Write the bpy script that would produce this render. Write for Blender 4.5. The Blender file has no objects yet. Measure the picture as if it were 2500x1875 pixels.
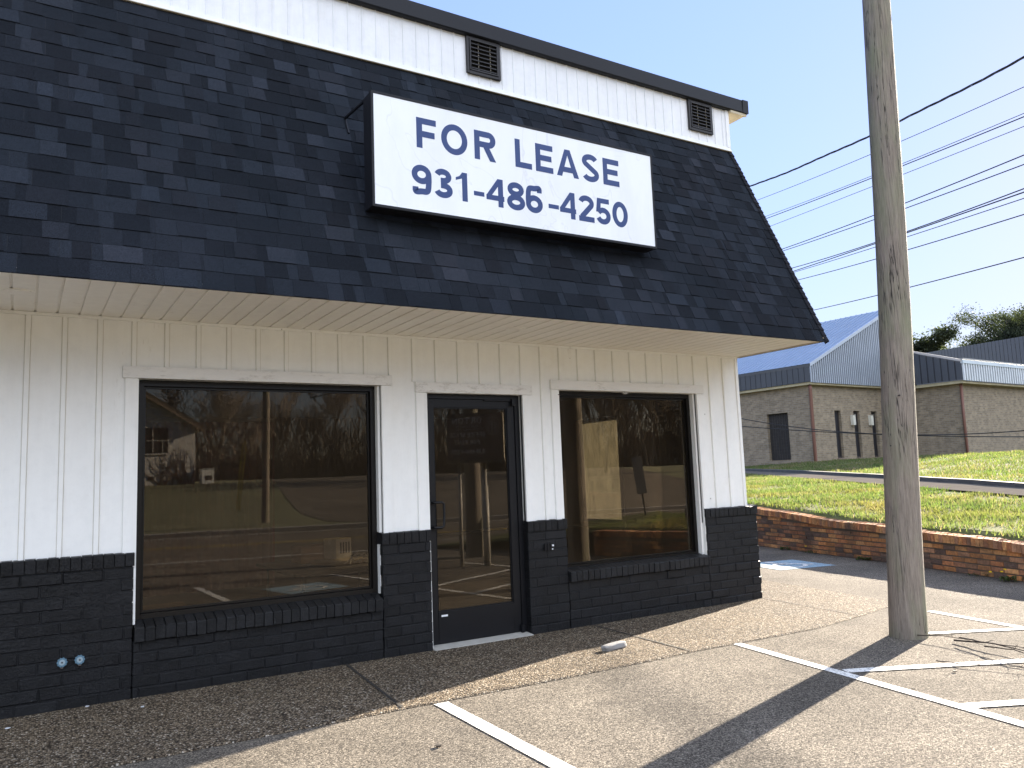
import bpy, bmesh, math, random
import numpy as np
from mathutils import Vector, Matrix, noise
R = math.radians
rnd = random.Random(7)
S = bpy.context.scene
COL = S.collection

# ------------------------------------------------------------------ camera
cam_d = bpy.data.cameras.new("camera"); cam = bpy.data.objects.new("camera", cam_d); COL.objects.link(cam)
cam_d.sensor_width = 36.0; cam_d.lens = 28.163; cam_d.clip_start = 0.05; cam_d.clip_end = 1500
YAW, PITCH, ROLL = 0.55036882, 0.11622685, -0.03809263
cy, sy, cp, sp = math.cos(YAW), math.sin(YAW), math.cos(PITCH), math.sin(PITCH)
fw = Vector((sy*cp, cy*cp, sp)); r0 = Vector((cy, -sy, 0)); u0 = r0.cross(fw)
cr_, sr_ = math.cos(ROLL), math.sin(ROLL)
rt = cr_*r0 + sr_*u0; up = -sr_*r0 + cr_*u0
cam.matrix_world = Matrix(((rt.x, up.x, -fw.x, 0.0), (rt.y, up.y, -fw.y, -6.5), (rt.z, up.z, -fw.z, 1.472), (0, 0, 0, 1)))
S.camera = cam

# ------------------------------------------------------------------ light
SUN_EL, SUN_AZ = 18.4, 74.3          # azimuth clockwise from +Y
sd = Vector((math.sin(R(SUN_AZ))*math.cos(R(SUN_EL)), math.cos(R(SUN_AZ))*math.cos(R(SUN_EL)), math.sin(R(SUN_EL))))
W = bpy.data.worlds.new("World"); S.world = W; W.use_nodes = True
wt = W.node_tree; bg = wt.nodes["Background"]
sky = wt.nodes.new("ShaderNodeTexSky"); sky.sky_type = 'NISHITA'; sky.sun_disc = False
sky.sun_elevation = R(SUN_EL); sky.sun_rotation = R(SUN_AZ)
sky.air_density = 1.0; sky.dust_density = 0.1; sky.ozone_density = 1.5
tint = wt.nodes.new('ShaderNodeMixRGB'); tint.blend_type = 'MULTIPLY'; tint.inputs[0].default_value = 1; tint.inputs[2].default_value = (.95, .855, 1.0, 1)
wt.links.new(sky.outputs[0], tint.inputs[1])
lum = wt.nodes.new('ShaderNodeRGBToBW'); wt.links.new(tint.outputs[0], lum.inputs[0])      # soft shoulder: brightness curve flattens the sunward sky and lifts the rest
k1 = wt.nodes.new('ShaderNodeMath'); k1.operation = 'MULTIPLY_ADD'; k1.inputs[1].default_value = .65; k1.inputs[2].default_value = 1.0; wt.links.new(lum.outputs[0], k1.inputs[0])
k2 = wt.nodes.new('ShaderNodeMath'); k2.operation = 'DIVIDE'; k2.inputs[0].default_value = 2.1; wt.links.new(k1.outputs[0], k2.inputs[1])
sc = wt.nodes.new('ShaderNodeVectorMath'); sc.operation = 'SCALE'; wt.links.new(tint.outputs[0], sc.inputs[0]); wt.links.new(k2.outputs[0], sc.inputs['Scale'])
# bright cloud bank added to the unseen sky behind the camera, filling the shaded front
tcw = wt.nodes.new('ShaderNodeTexCoord'); sxw = wt.nodes.new('ShaderNodeSeparateXYZ'); wt.links.new(tcw.outputs['Generated'], sxw.inputs[0])
def mr(src, a, b):
    n = wt.nodes.new('ShaderNodeMapRange'); n.interpolation_type = 'SMOOTHSTEP'; n.inputs['From Min'].default_value = a; n.inputs['From Max'].default_value = b; wt.links.new(src, n.inputs['Value']); return n.outputs[0]
wz = mr(sxw.outputs[2], .145, .30); wy = mr(sxw.outputs[1], .05, -.45)
cn = wt.nodes.new('ShaderNodeTexNoise'); cn.inputs['Scale'].default_value = 2.5; cn.inputs['Detail'].default_value = 5; wt.links.new(tcw.outputs['Generated'], cn.inputs['Vector']); wn = mr(cn.outputs['Fac'], .30, .52)
m1 = wt.nodes.new('ShaderNodeMath'); m1.operation = 'MULTIPLY'; wt.links.new(wz, m1.inputs[0]); wt.links.new(wy, m1.inputs[1])
m2 = wt.nodes.new('ShaderNodeMath'); m2.operation = 'MULTIPLY'; wt.links.new(m1.outputs[0], m2.inputs[0]); wt.links.new(wn, m2.inputs[1])
cm0 = wt.nodes.new('ShaderNodeMixRGB'); wt.links.new(m2.outputs[0], cm0.inputs[0]); wt.links.new(sc.outputs[0], cm0.inputs[1]); cm0.inputs[2].default_value = (6.4, 7.0, 8.2, 1)
wt.links.new(cm0.outputs[0], bg.inputs[0]); bg.inputs[1].default_value = 0.062
sl = bpy.data.lights.new("sun", 'SUN'); sl.energy = 5.0; sl.angle = R(0.53); sl.color = (1.0, 0.89, 0.74)
so = bpy.data.objects.new("sun", sl); COL.objects.link(so)
so.rotation_euler = sd.to_track_quat('Z', 'Y').to_euler(); so.location = (20, 5, 15)
S.view_settings.view_transform = 'Standard'; S.view_settings.look = 'None'
S.view_settings.gamma = 1.0; S.view_settings.exposure = 2.58
S.render.engine = 'CYCLES'
S.cycles.max_bounces = 8; S.cycles.diffuse_bounces = 4; S.cycles.transparent_max_bounces = 16
S.cycles.glossy_bounces = 4; S.cycles.caustics_reflective = False; S.cycles.caustics_refractive = False

# ------------------------------------------------------------------ helpers
class MB:
    """collects faces; build() links them as ONE mesh object"""
    def __init__(s): s.v = []; s.f = []; s.m = []; s.c = []; s.col = (1, 1, 1)
    def face(s, pts, m=0, col=None):
        n = len(s.v); s.v.extend([tuple(p) for p in pts]); s.f.append(tuple(range(n, n+len(pts)))); s.m.append(m); s.c.append(col or s.col)
    def mesh(s, vs, fs, m=0, col=None):
        n = len(s.v); s.v.extend([tuple(p) for p in vs])
        for f in fs: s.f.append(tuple(i+n for i in f)); s.m.append(m); s.c.append(col or s.col)
    def box(s, x0, x1, y0, y1, z0, z1, m=0, col=None, T=None):
        vs = [(x0, y0, z0), (x1, y0, z0), (x1, y1, z0), (x0, y1, z0), (x0, y0, z1), (x1, y0, z1), (x1, y1, z1), (x0, y1, z1)]
        if T: vs = [T(*p) for p in vs]
        s.mesh(vs, [(0, 3, 2, 1), (4, 5, 6, 7), (0, 1, 5, 4), (1, 2, 6, 5), (2, 3, 7, 6), (3, 0, 4, 7)], m, col)
    def prism(s, pts, a, b, axis, m=0, col=None):
        """pts: 2D outline; extruded from a to b along axis ('x','y','z')"""
        def P(u, v, w):
            return {'x': (w, u, v), 'y': (u, w, v), 'z': (u, v, w)}[axis]
        n = len(pts); vs = [P(u, v, a) for u, v in pts] + [P(u, v, b) for u, v in pts]
        fs = [tuple(range(n)), tuple(range(2*n-1, n-1, -1))] + [(i, i+n, (i+1) % n+n, (i+1) % n) for i in range(n)]
        s.mesh(vs, fs, m, col)
    def tube(s, pts, rads, n=8, m=0, col=None, cap=True):
        pts = [Vector(p) for p in pts]
        if not hasattr(rads, '__len__'): rads = [rads]*len(pts)
        vs = []; t0 = (pts[1]-pts[0]).normalized()
        a = t0.orthogonal().normalized()
        for i, p in enumerate(pts):
            t = (pts[min(i+1, len(pts)-1)]-pts[max(i-1, 0)]).normalized()
            a = (a - t*a.dot(t)); a = a.normalized() if a.length > 1e-6 else t.orthogonal().normalized()
            b = t.cross(a)
            for k in range(n):
                w = 2*math.pi*k/n; vs.append(p + (a*math.cos(w)+b*math.sin(w))*rads[i])
        fs = [(i*n+k, i*n+(k+1) % n, (i+1)*n+(k+1) % n, (i+1)*n+k) for i in range(len(pts)-1) for k in range(n)]
        if cap: fs += [tuple(range(n-1, -1, -1)), tuple(range((len(pts)-1)*n, len(pts)*n))]
        s.mesh(vs, fs, m, col)
    def build(s, name, mat, parent=None, smooth=False, bevel=0.0):
        me = bpy.data.meshes.new(name); me.from_pydata(s.v, [], s.f)
        mats = mat if isinstance(mat, (list, tuple)) else [mat]
        for x in mats: me.materials.append(x)
        me.polygons.foreach_set('material_index', s.m)
        ca = me.color_attributes.new('col', 'FLOAT_COLOR', 'CORNER')
        lc = np.ones((len(me.loops), 4), dtype=np.float32)
        tot = np.array([len(f) for f in s.f]); lc[:, :3] = np.repeat(np.array(s.c, dtype=np.float32).reshape(-1, 3), tot, axis=0)
        ca.data.foreach_set('color', lc.ravel())
        if smooth: me.polygons.foreach_set('use_smooth', [True]*len(s.f))
        me.update()
        o = bpy.data.objects.new(name, me); COL.objects.link(o)
        if parent: o.parent = parent
        if bevel:
            bm = bmesh.new(); bm.from_mesh(me); bmesh.ops.remove_doubles(bm, verts=bm.verts, dist=1e-5)
            bmesh.ops.bevel(bm, geom=[e for e in bm.edges if e.calc_face_angle(0) > 0.5], offset=bevel, segments=2, affect='EDGES', clamp_overlap=True)
            bm.to_mesh(me); bm.free()
        return o
def tag(o, label=None, cat=None, group=None, kind=None):
    for k, v in (('label', label), ('category', cat), ('group', group), ('kind', kind)):
        if v: o[k] = v
    return o
def thing(name, label, cat, loc=(0, 0, 0), group=None):
    o = bpy.data.objects.new(name, None); COL.objects.link(o); o.location = loc; o.empty_display_size = .2
    return tag(o, label, cat, group)
def adopt(root, *kids):
    """parent world-space meshes to an Empty that stands elsewhere"""
    for k in kids:
        k.parent = root; k.matrix_parent_inverse = Matrix.Translation(-Vector(root.location))

# ------------------------------------------------------------------ materials
def NT(name):
    m = bpy.data.materials.new(name); m.use_nodes = True; nt = m.node_tree
    return m, nt, nt.nodes['Principled BSDF'], nt.nodes['Material Output']
def nd(nt, t, **kw):
    n = nt.nodes.new('ShaderNode'+t)
    for k, v in kw.items():
        if k in n.inputs: n.inputs[k].default_value = v
        else: setattr(n, k, v)
    return n
def lk(nt, a, b): nt.links.new(a, b)
def coord(nt, scale=(1, 1, 1)):
    tc = nd(nt, 'TexCoord'); mp = nd(nt, 'Mapping'); mp.inputs['Scale'].default_value = scale
    lk(nt, tc.outputs['Object'], mp.inputs['Vector']); return mp.outputs[0]
def noi(nt, vec, scale, detail=4, rough=.55, dist=0.0):
    n = nd(nt, 'TexNoise', Scale=scale, Detail=detail, Roughness=rough, Distortion=dist); lk(nt, vec, n.inputs['Vector']); return n.outputs['Fac']
def ramp(nt, fac, stops, interp='LINEAR'):
    n = nd(nt, 'ValToRGB'); cr = n.color_ramp; cr.interpolation = interp
    while len(cr.elements) < len(stops): cr.elements.new(.5)
    for e, (p, c) in zip(cr.elements, stops):
        e.position = p; e.color = (*c, 1) if hasattr(c, '__len__') else (c, c, c, 1)
    lk(nt, fac, n.inputs[0]); return n.outputs[0]
def mix(nt, a, b, fac, mode='MIX'):
    n = nd(nt, 'MixRGB', blend_type=mode)
    for i, x in ((1, a), (2, b), (0, fac)):
        if hasattr(x, 'node'): lk(nt, x, n.inputs[i])
        elif i == 0: n.inputs[0].default_value = x
        else: n.inputs[i].default_value = (*x, 1) if hasattr(x, '__len__') else (x, x, x, 1)
    return n.outputs[0]
def math_(nt, op, a, b=0.0, clamp=False):
    n = nd(nt, 'Math', operation=op, use_clamp=clamp)
    for i, x in ((0, a), (1, b)):
        if hasattr(x, 'node'): lk(nt, x, n.inputs[i])
        else: n.inputs[i].default_value = x
    return n.outputs[0]
def bump(nt, bs, h, strength=.5, dist=.01, prev=None):
    n = nd(nt, 'Bump'); n.inputs['Strength'].default_value = strength; n.inputs['Distance'].default_value = dist
    lk(nt, h, n.inputs['Height'])
    if prev: lk(nt, prev, n.inputs['Normal'])
    lk(nt, n.outputs[0], bs.inputs['Normal']); return n.outputs[0]
def attr(nt): n = nd(nt, 'Attribute'); n.attribute_name = 'col'; return n.outputs['Color']

def simple(name, col, rough=.6, metal=0.0, nscale=20, var=.15, bmp=.1, bdist=.003, spec=.5):
    m, nt, bs, out = NT(name); v = coord(nt)
    n = noi(nt, v, nscale, 5)
    c = mix(nt, tuple(x*(1-var) for x in col), tuple(min(1, x*(1+var)) for x in col), n)
    lk(nt, c, bs.inputs['Base Color']); bs.inputs['Roughness'].default_value = rough; bs.inputs['Metallic'].default_value = metal
    bs.inputs['Specular IOR Level'].default_value = spec
    if bmp: bump(nt, bs, noi(nt, v, nscale*4, 3), bmp, bdist)
    return m
def m_shingle():
    m, nt, bs, out = NT('asphalt_shingle'); v = coord(nt)
    g = noi(nt, v, 420, 2, .7); c = mix(nt, attr(nt), ramp(nt, g, [(.42, .35), (.62, 1.9)]), 1.0, 'MULTIPLY')
    big = ramp(nt, noi(nt, v, 1.1, 4), [(.3, (.8, .85, .9)), (.7, (1.15, 1.1, 1.15))])
    c = mix(nt, c, big, 1.0, 'MULTIPLY')
    lk(nt, c, bs.inputs['Base Color']); bs.inputs['Roughness'].default_value = .95; bs.inputs['Specular IOR Level'].default_value = .12
    bump(nt, bs, g, .7, .004); return m
def m_white(name, base=(.90, .90, .87), dirt=.5, spots=True):
    m, nt, bs, out = NT(name); v = coord(nt); vs = coord(nt, (6, 6, .7))
    st = ramp(nt, noi(nt, vs, 2.0, 6, .65), [(.35, 1.0), (.75, 1-.11*dirt)])
    fine = ramp(nt, noi(nt, v, 14, 6, .7), [(.3, 1-.07*dirt), (.55, 1.0)])
    c = mix(nt, base, st, 1.0, 'MULTIPLY'); c = mix(nt, c, fine, 1.0, 'MULTIPLY')
    smear = ramp(nt, noi(nt, v, 1.3, 5, .6), [(.58, (1, 1, 1)), (.8, (.92, .90, .86))]); c = mix(nt, c, smear, 1.0, 'MULTIPLY')
    if spots:
        vo = nd(nt, 'TexVoronoi', Scale=5.5, Randomness=1.0); lk(nt, v, vo.inputs['Vector'])
        sz = math_(nt, 'MULTIPLY', nd_sep(nt, vo.outputs['Color']), .055)
        dot = math_(nt, 'LESS_THAN', vo.outputs['Distance'], sz)
        c = mix(nt, c, (.10, .08, .06), math_(nt, 'MULTIPLY', dot, .75))
    scf = ramp(nt, noi(nt, coord(nt, (1, 1, .35)), 7, 8, .8), [(.60, 0.0), (.68, .35)]); scf = math_(nt, 'MULTIPLY', scf, ramp(nt, noi(nt, v, .9, 3), [(.48, 0.0), (.6, 1.0)])); c = mix(nt, c, (.42, .37, .30), scf)
    lk(nt, c, bs.inputs['Base Color']); bs.inputs['Roughness'].default_value = .55
    b = bump(nt, bs, noi(nt, coord(nt, (40, 40, 3)), 3, 5), .25, .003); return m
def nd_sep(nt, colr):
    n = nd(nt, 'SeparateColor'); lk(nt, colr, n.inputs[0]); return math_(nt, 'POWER', n.outputs[0], 6.0)
def m_peel():
    m, nt, bs, out = NT('peeling_white_trim'); v = coord(nt, (1, 1, 3))
    f = ramp(nt, noi(nt, v, 9, 8, .75), [(.50, 0.0), (.66, 1.0)])
    f2 = math_(nt, 'MULTIPLY', f, ramp(nt, noi(nt, coord(nt), 1.6, 3), [(.45, 0.0), (.6, .8)]))
    c = mix(nt, (.80, .79, .76), (.46, .44, .40), f2)
    lk(nt, c, bs.inputs['Base Color']); bs.inputs['Roughness'].default_value = .6
    bump(nt, bs, noi(nt, coord(nt, (3, 20, 40)), 6, 4), .3, .003); return m
def m_blackbrick():
    m, nt, bs, out = NT('black_painted_brick'); v = coord(nt)
    n = noi(nt, v, 9, 5); c = mix(nt, attr(nt), ramp(nt, n, [(.3, .75), (.7, 1.3)]), 1.0, 'MULTIPLY')
    sp = ramp(nt, noi(nt, v, 55, 2, .5), [(.74, 0.0), (.79, 1.0)])
    c = mix(nt, c, (.13, .14, .15), sp)
    lk(nt, c, bs.inputs['Base Color']); bs.inputs['Roughness'].default_value = .42; bs.inputs['Specular IOR Level'].default_value = .28
    cr = nd(nt, 'TexNoise', Scale=16, Detail=3, Distortion=2.5); lk(nt, coord(nt, (1, 1, 1.8)), cr.inputs['Vector'])
    ridge = math_(nt, 'ABSOLUTE', math_(nt, 'SUBTRACT', cr.outputs['Fac'], .5))
    ridge = ramp(nt, ridge, [(0, 0.0), (.035, 1.0)])
    h = math_(nt, 'ADD', math_(nt, 'MULTIPLY', ridge, .35), noi(nt, v, 60, 5, .65))
    bump(nt, bs, h, .8, .006); return m
def m_redbrick():
    m, nt, bs, out = NT('weathered_red_brick'); v = coord(nt)
    n = noi(nt, v, 30, 5, .7); c = mix(nt, attr(nt), ramp(nt, n, [(.3, .6), (.7, 1.35)]), 1.0, 'MULTIPLY')
    soot = ramp(nt, noi(nt, coord(nt, (1, 1, 1.6)), 1.8, 6, .65), [(.46, 0.0), (.66, .7)])
    c = mix(nt, c, (.075, .055, .042), soot)
    lk(nt, c, bs.inputs['Base Color']); bs.inputs['Roughness'].default_value = .9; bump(nt, bs, noi(nt, v, 90, 4), .5, .006); return m
def m_asphalt():
    m, nt, bs, out = NT('worn_asphalt'); v = coord(nt)
    vo = nd(nt, 'TexVoronoi', Scale=130.0); lk(nt, v, vo.inputs['Vector'])
    sp = nd(nt, 'SeparateColor'); lk(nt, vo.outputs['Color'], sp.inputs[0])
    c = ramp(nt, sp.outputs[0], [(0, (.042, .037, .031)), (.35, (.112, .098, .081)), (.75, (.182, .158, .128)), (1, (.33, .29, .235))])
    fine = ramp(nt, noi(nt, v, 75, 6, .8), [(.34, .62), (.66, 1.38)]); c = mix(nt, c, fine, 1.0, 'MULTIPLY')
    big = ramp(nt, noi(nt, v, .9, 6, .6), [(.3, .68), (.7, 1.2)]); c = mix(nt, c, big, 1.0, 'MULTIPLY')
    st = ramp(nt, noi(nt, v, 1.7, 4, .6), [(.62, 0.0), (.76, .45)]); c = mix(nt, c, (.045, .042, .040), st)
    wv = nd(nt, 'TexNoise', Scale=2.5, Detail=4.0); lk(nt, v, wv.inputs['Vector']); vm = nd(nt, 'VectorMath', operation='ADD'); lk(nt, v, vm.inputs[0]); sc_ = nd(nt, 'VectorMath', operation='SCALE'); lk(nt, wv.outputs['Color'], sc_.inputs[0]); sc_.inputs['Scale'].default_value = .35; lk(nt, sc_.outputs[0], vm.inputs[1])
    ck = nd(nt, 'TexVoronoi', Scale=.42, feature='DISTANCE_TO_EDGE'); lk(nt, vm.outputs[0], ck.inputs['Vector']); cf = ramp(nt, ck.outputs['Distance'], [(.0, .7), (.0022, .5), (.004, 0.0)]); cf = math_(nt, 'MULTIPLY', cf, ramp(nt, noi(nt, v, .8, 2), [(.5, 0.0), (.6, 1.0)])); c = mix(nt, c, (.03, .028, .026), cf)
    lk(nt, c, bs.inputs['Base Color']); bs.inputs['Roughness'].default_value = .97; bs.inputs['Specular IOR Level'].default_value = .12
    h = math_(nt, 'ADD', math_(nt, 'MULTIPLY', vo.outputs['Distance'], -.6), noi(nt, v, 260, 3, .7))
    h2 = math_(nt, 'ADD', h, math_(nt, 'MULTIPLY', noi(nt, v, 2.2, 3), 3.0))
    bump(nt, bs, h2, .85, .007); return m
def m_aggregate():
    m, nt, bs, out = NT('exposed_aggregate'); v = coord(nt)
    vo = nd(nt, 'TexVoronoi', Scale=84.0); lk(nt, v, vo.inputs['Vector'])
    sp = nd(nt, 'SeparateColor'); lk(nt, vo.outputs['Color'], sp.inputs[0])
    c = ramp(nt, sp.outputs[0], [(0, (.070, .051, .037)), (.3, (.150, .118, .084)), (.6, (.25, .198, .138)), (.85, (.35, .285, .205)), (.97, (.60, .54, .45))])
    gap = ramp(nt, vo.outputs['Distance'], [(.36, 1.0), (.72, .16)]); c = mix(nt, c, gap, 1.0, 'MULTIPLY')
    big = ramp(nt, noi(nt, v, 1.4, 5), [(.3, (.80, .80, .80)), (.7, (1.02, .99, .95))]); c = mix(nt, c, big, 1.0, 'MULTIPLY')
    lk(nt, c, bs.inputs['Base Color']); bs.inputs['Roughness'].default_value = .85; bs.inputs['Specular IOR Level'].default_value = .15
    h = math_(nt, 'MULTIPLY', vo.outputs['Distance'], -1.0)
    bump(nt, bs, math_(nt, 'ADD', h, math_(nt, 'MULTIPLY', sp.outputs[1], .6)), 1.0, .013); return m
def m_paint(name='road_paint', colr=(.82, .80, .74)):
    m, nt, bs, out = NT(name); v = coord(nt)
    f = ramp(nt, noi(nt, v, 62, 6, .85), [(.505, 0.0), (.545, .85)])
    f = math_(nt, 'MULTIPLY', f, ramp(nt, noi(nt, v, 4, 5, .7), [(.36, .40), (.54, 1.0)]))
    c = mix(nt, colr, (.10, .095, .09), f); lk(nt, c, bs.inputs['Base Color']); bs.inputs['Roughness'].default_value = .8
    bump(nt, bs, noi(nt, v, 260, 3), .5, .004); return m
def m_bbrick():
    m, nt, bs, out = NT('tan_wall_brick'); tc = nd(nt, 'TexCoord')
    sx = nd(nt, 'SeparateXYZ'); lk(nt, tc.outputs['Object'], sx.inputs[0])
    cx = nd(nt, 'CombineXYZ'); lk(nt, math_(nt, 'ADD', sx.outputs[0], sx.outputs[1]), cx.inputs[0]); lk(nt, sx.outputs[2], cx.inputs[1])
    b = nd(nt, 'TexBrick', Scale=1.0); b.inputs['Brick Width'].default_value = .24; b.inputs['Row Height'].default_value = .085; b.inputs['Mortar Size'].default_value = .009
    b.inputs['Color1'].default_value = (.205, .160, .108, 1); b.inputs['Color2'].default_value = (.305, .240, .160, 1); b.inputs['Mortar'].default_value = (.27, .24, .20, 1)
    lk(nt, cx.outputs[0], b.inputs['Vector'])
    c = mix(nt, b.outputs['Color'], ramp(nt, noi(nt, coord(nt), 3, 6, .7), [(.3, .75), (.7, 1.25)]), 1.0, 'MULTIPLY')
    lk(nt, c, bs.inputs['Base Color']); bs.inputs['Roughness'].default_value = .9; bump(nt, bs, b.outputs['Fac'], -.4, .006); return m
def m_wood():
    m, nt, bs, out = NT('weathered_pole_wood'); v = coord(nt, (1, 1, .06)); vb = coord(nt)
    g = noi(nt, v, 75, 10, .75, .15)
    c = ramp(nt, g, [(.24, (.060, .046, .036)), (.40, (.18, .148, .118)), (.58, (.28, .235, .19)), (.8, (.39, .34, .28))])
    # long drying cracks
    ck = noi(nt, coord(nt, (1, 1, .035)), 17, 4, .6, .4); crack = math_(nt, 'ABSOLUTE', math_(nt, 'SUBTRACT', ck, .5))
    crk = ramp(nt, crack, [(0.0, 1.0), (.004, .8), (.009, 0.0)])
    crk = math_(nt, 'MULTIPLY', crk, ramp(nt, noi(nt, coord(nt, (1, 1, .5)), 2.2, 3), [(.42, 0.0), (.55, 1.0)]))
    # greenish algae in broad patches
    gr = ramp(nt, noi(nt, coord(nt, (1, 1, .3)), 4.2, 5, .6), [(.45, 0.0), (.7, .6)]); c = mix(nt, c, (.20, .225, .12), gr)
    # knots
    vo = nd(nt, 'TexVoronoi', Scale=1.9); lk(nt, coord(nt, (1.6, 1.6, 1)), vo.inputs['Vector'])
    kn = ramp(nt, vo.outputs['Distance'], [(.03, 1.0), (.085, 0.0)]); c = mix(nt, c, (.022, .017, .014), math_(nt, 'MULTIPLY', kn, .8))
    c = mix(nt, c, (.012, .010, .008), crk)
    lk(nt, c, bs.inputs['Base Color']); bs.inputs['Roughness'].default_value = .85
    h = math_(nt, 'SUBTRACT', g, math_(nt, 'MULTIPLY', crk, 1.2)); bump(nt, bs, h, .9, .008); return m
def m_leaf(name, c1, c2, trans=.5, nscale=.35):
    m, nt, bs, out = NT(name); v = coord(nt)
    c = mix(nt, c1, c2, ramp(nt, noi(nt, v, nscale, 4, .6), [(.35, 0.0), (.65, 1.0)])); c = mix(nt, c, attr(nt), 1.0, 'MULTIPLY')
    lk(nt, c, bs.inputs['Base Color']); bs.inputs['Roughness'].default_value = .7; bs.inputs['Specular IOR Level'].default_value = .15
    tr = nd(nt, 'BsdfTranslucent'); lk(nt, mix(nt, c, (1.15, 1.3, .65), 1.0, 'MULTIPLY'), tr.inputs[0])
    ms = nd(nt, 'MixShader'); ms.inputs[0].default_value = trans
    lk(nt, bs.outputs[0], ms.inputs[1]); lk(nt, tr.outputs[0], ms.inputs[2]); lk(nt, ms.outputs[0], out.inputs[0]); return m
def m_glass(name, tint, refl, rcol=(1, .93, .84)):
    m, nt, bs, out = NT(name); nt.nodes.remove(bs)
    t = nd(nt, 'BsdfTransparent'); t.inputs[0].default_value = (*tint, 1)
    g = nd(nt, 'BsdfGlossy'); g.inputs[0].default_value = (*rcol, 1); g.inputs['Roughness'].default_value = 0.0
    v = coord(nt); b = nd(nt, 'Bump'); b.inputs['Strength'].default_value = .05; b.inputs['Distance'].default_value = .01
    lk(nt, noi(nt, v, 1.1, 2), b.inputs['Height']); lk(nt, b.outputs[0], g.inputs['Normal'])
    fr = nd(nt, 'Fresnel', IOR=1.5); f = math_(nt, 'ADD', math_(nt, 'MULTIPLY', fr.outputs[0], .9), refl, clamp=True)
    ms = nd(nt, 'MixShader'); lk(nt, f, ms.inputs[0]); lk(nt, t.outputs[0], ms.inputs[1]); lk(nt, g.outputs[0], ms.inputs[2])
    df = nd(nt, 'BsdfDiffuse'); df.inputs[0].default_value = (.34, .27, .18, 1); m2 = nd(nt, 'MixShader'); lk(nt, ramp(nt, noi(nt, coord(nt, (1, 1, .5)), 2.5, 6, .7), [(.3, .016), (.7, .042)]), m2.inputs[0]); lk(nt, ms.outputs[0], m2.inputs[1]); lk(nt, df.outputs[0], m2.inputs[2]); lk(nt, m2.outputs[0], out.inputs[0]); return m
def m_dirtyglass():
    m, nt, bs, out = NT('dusty_side_glass'); nt.nodes.remove(bs)
    t = nd(nt, 'BsdfTransparent'); t.inputs[0].default_value = (.56, .56, .50, 1)
    g = nd(nt, 'BsdfTranslucent'); lk(nt, mix(nt, (.10, .10, .085), (.34, .33, .27), ramp(nt, noi(nt, coord(nt, (1, 3, .5)), 5, 7, .75), [(.3, 0.0), (.7, 1.0)])), g.inputs[0])
    ms = nd(nt, 'MixShader'); ms.inputs[0].default_value = .22; lk(nt, t.outputs[0], ms.inputs[1]); lk(nt, g.outputs[0], ms.inputs[2]); lk(nt, ms.outputs[0], out.inputs[0]); return m
def m_col(name, rough=.8, nscale=3, var=.2, bmp=.3):
    m, nt, bs, out = NT(name); v = coord(nt)
    c = mix(nt, attr(nt), ramp(nt, noi(nt, v, nscale, 6, .65), [(.3, 1-var), (.7, 1+var)]), 1.0, 'MULTIPLY')
    lk(nt, c, bs.inputs['Base Color']); bs.inputs['Roughness'].default_value = rough
    if bmp: bump(nt, bs, noi(nt, v, nscale*12, 4), bmp, .01)
    return m
def m_soil():
    m, nt, bs, out = NT('turf_soil'); v = coord(nt)
    c = ramp(nt, noi(nt, v, 1.3, 6, .7), [(.3, (.085, .10, .035)), (.5, (.13, .135, .055)), (.72, (.24, .20, .12))])
    c = mix(nt, c, ramp(nt, noi(nt, v, 40, 4, .7), [(.3, .6), (.7, 1.4)]), 1.0, 'MULTIPLY')
    lk(nt, c, bs.inputs['Base Color']); bs.inputs['Roughness'].default_value = 1.0; bs.inputs['Specular IOR Level'].default_value = .1
    bump(nt, bs, noi(nt, v, 30, 5), .8, .03); return m

def m_signface():
    m, nt, bs, out = NT('white_sign_face'); v = coord(nt)
    c = mix(nt, (.80, .82, .84), (.72, .74, .77), ramp(nt, noi(nt, coord(nt, (1, 1, .35)), 3.0, 5, .6), [(.45, 0.0), (.75, 1.0)]))
    sc_ = noi(nt, v, 1.1, 3, .5, 1.5); sc_ = ramp(nt, math_(nt, 'ABSOLUTE', math_(nt, 'SUBTRACT', sc_, .5)), [(0, .35), (.006, 0.0)]); c = mix(nt, c, (.55, .56, .58), sc_)  # faint curved streaks in the colour imitate reflections on the face
    lk(nt, c, bs.inputs['Base Color']); bs.inputs['Roughness'].default_value = .14; bump(nt, bs, noi(nt, v, 1.3, 2), .15, .02); return m
M_SHIN = m_shingle(); M_WHITE = m_white('white_siding_paint'); M_UP = m_white('weathered_upper_siding', (.84, .85, .86), .8, False)
M_SOFF = m_white('white_soffit_paint', (.90, .87, .80), .5, False); M_SHADE = m_white('batten_shade_paint', (.68, .65, .58), 1.0, False); M_PEEL = m_peel(); M_BB = m_blackbrick(); M_RB = m_redbrick()
M_ASPH = m_asphalt(); M_AGG = m_aggregate(); M_PAINT = m_paint(); M_BLUE = m_paint('blue_road_paint', (.26, .38, .46)); M_YEL = m_paint('yellow_road_paint', (.65, .45, .08))
M_TBR = m_bbrick(); M_WOOD = m_wood(); M_SOIL = m_soil()
M_BRONZE = simple('dark_bronze_metal', (.0085, .0072, .0062), .35, 0, 8, .1, .05, .003, .25)
M_BLACK = simple('black_door_metal', (.0075, .0078, .0095), .4, 0, 8, .15, .05, .003, .3)
M_FASC = simple('black_fascia_metal', (.0075, .008, .011), .55, 0, 5, .15, .1, .003, .3)
M_VENT = simple('grey_brown_louver_metal', (.024, .022, .022), .5, .3, 12, .2, .1)
M_DARK = simple('dark_void', (.006, .006, .006), .9)
M_CONC = simple('concrete', (.38, .37, .34), .9, 0, 9, .25, .4, .01)
M_ROCK = simple('pale_stone', (.27, .26, .25), .9, 0, 25, .2, .6, .01)
M_JOINT = simple('dark_joint', (.018, .015, .012), .95)
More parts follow.
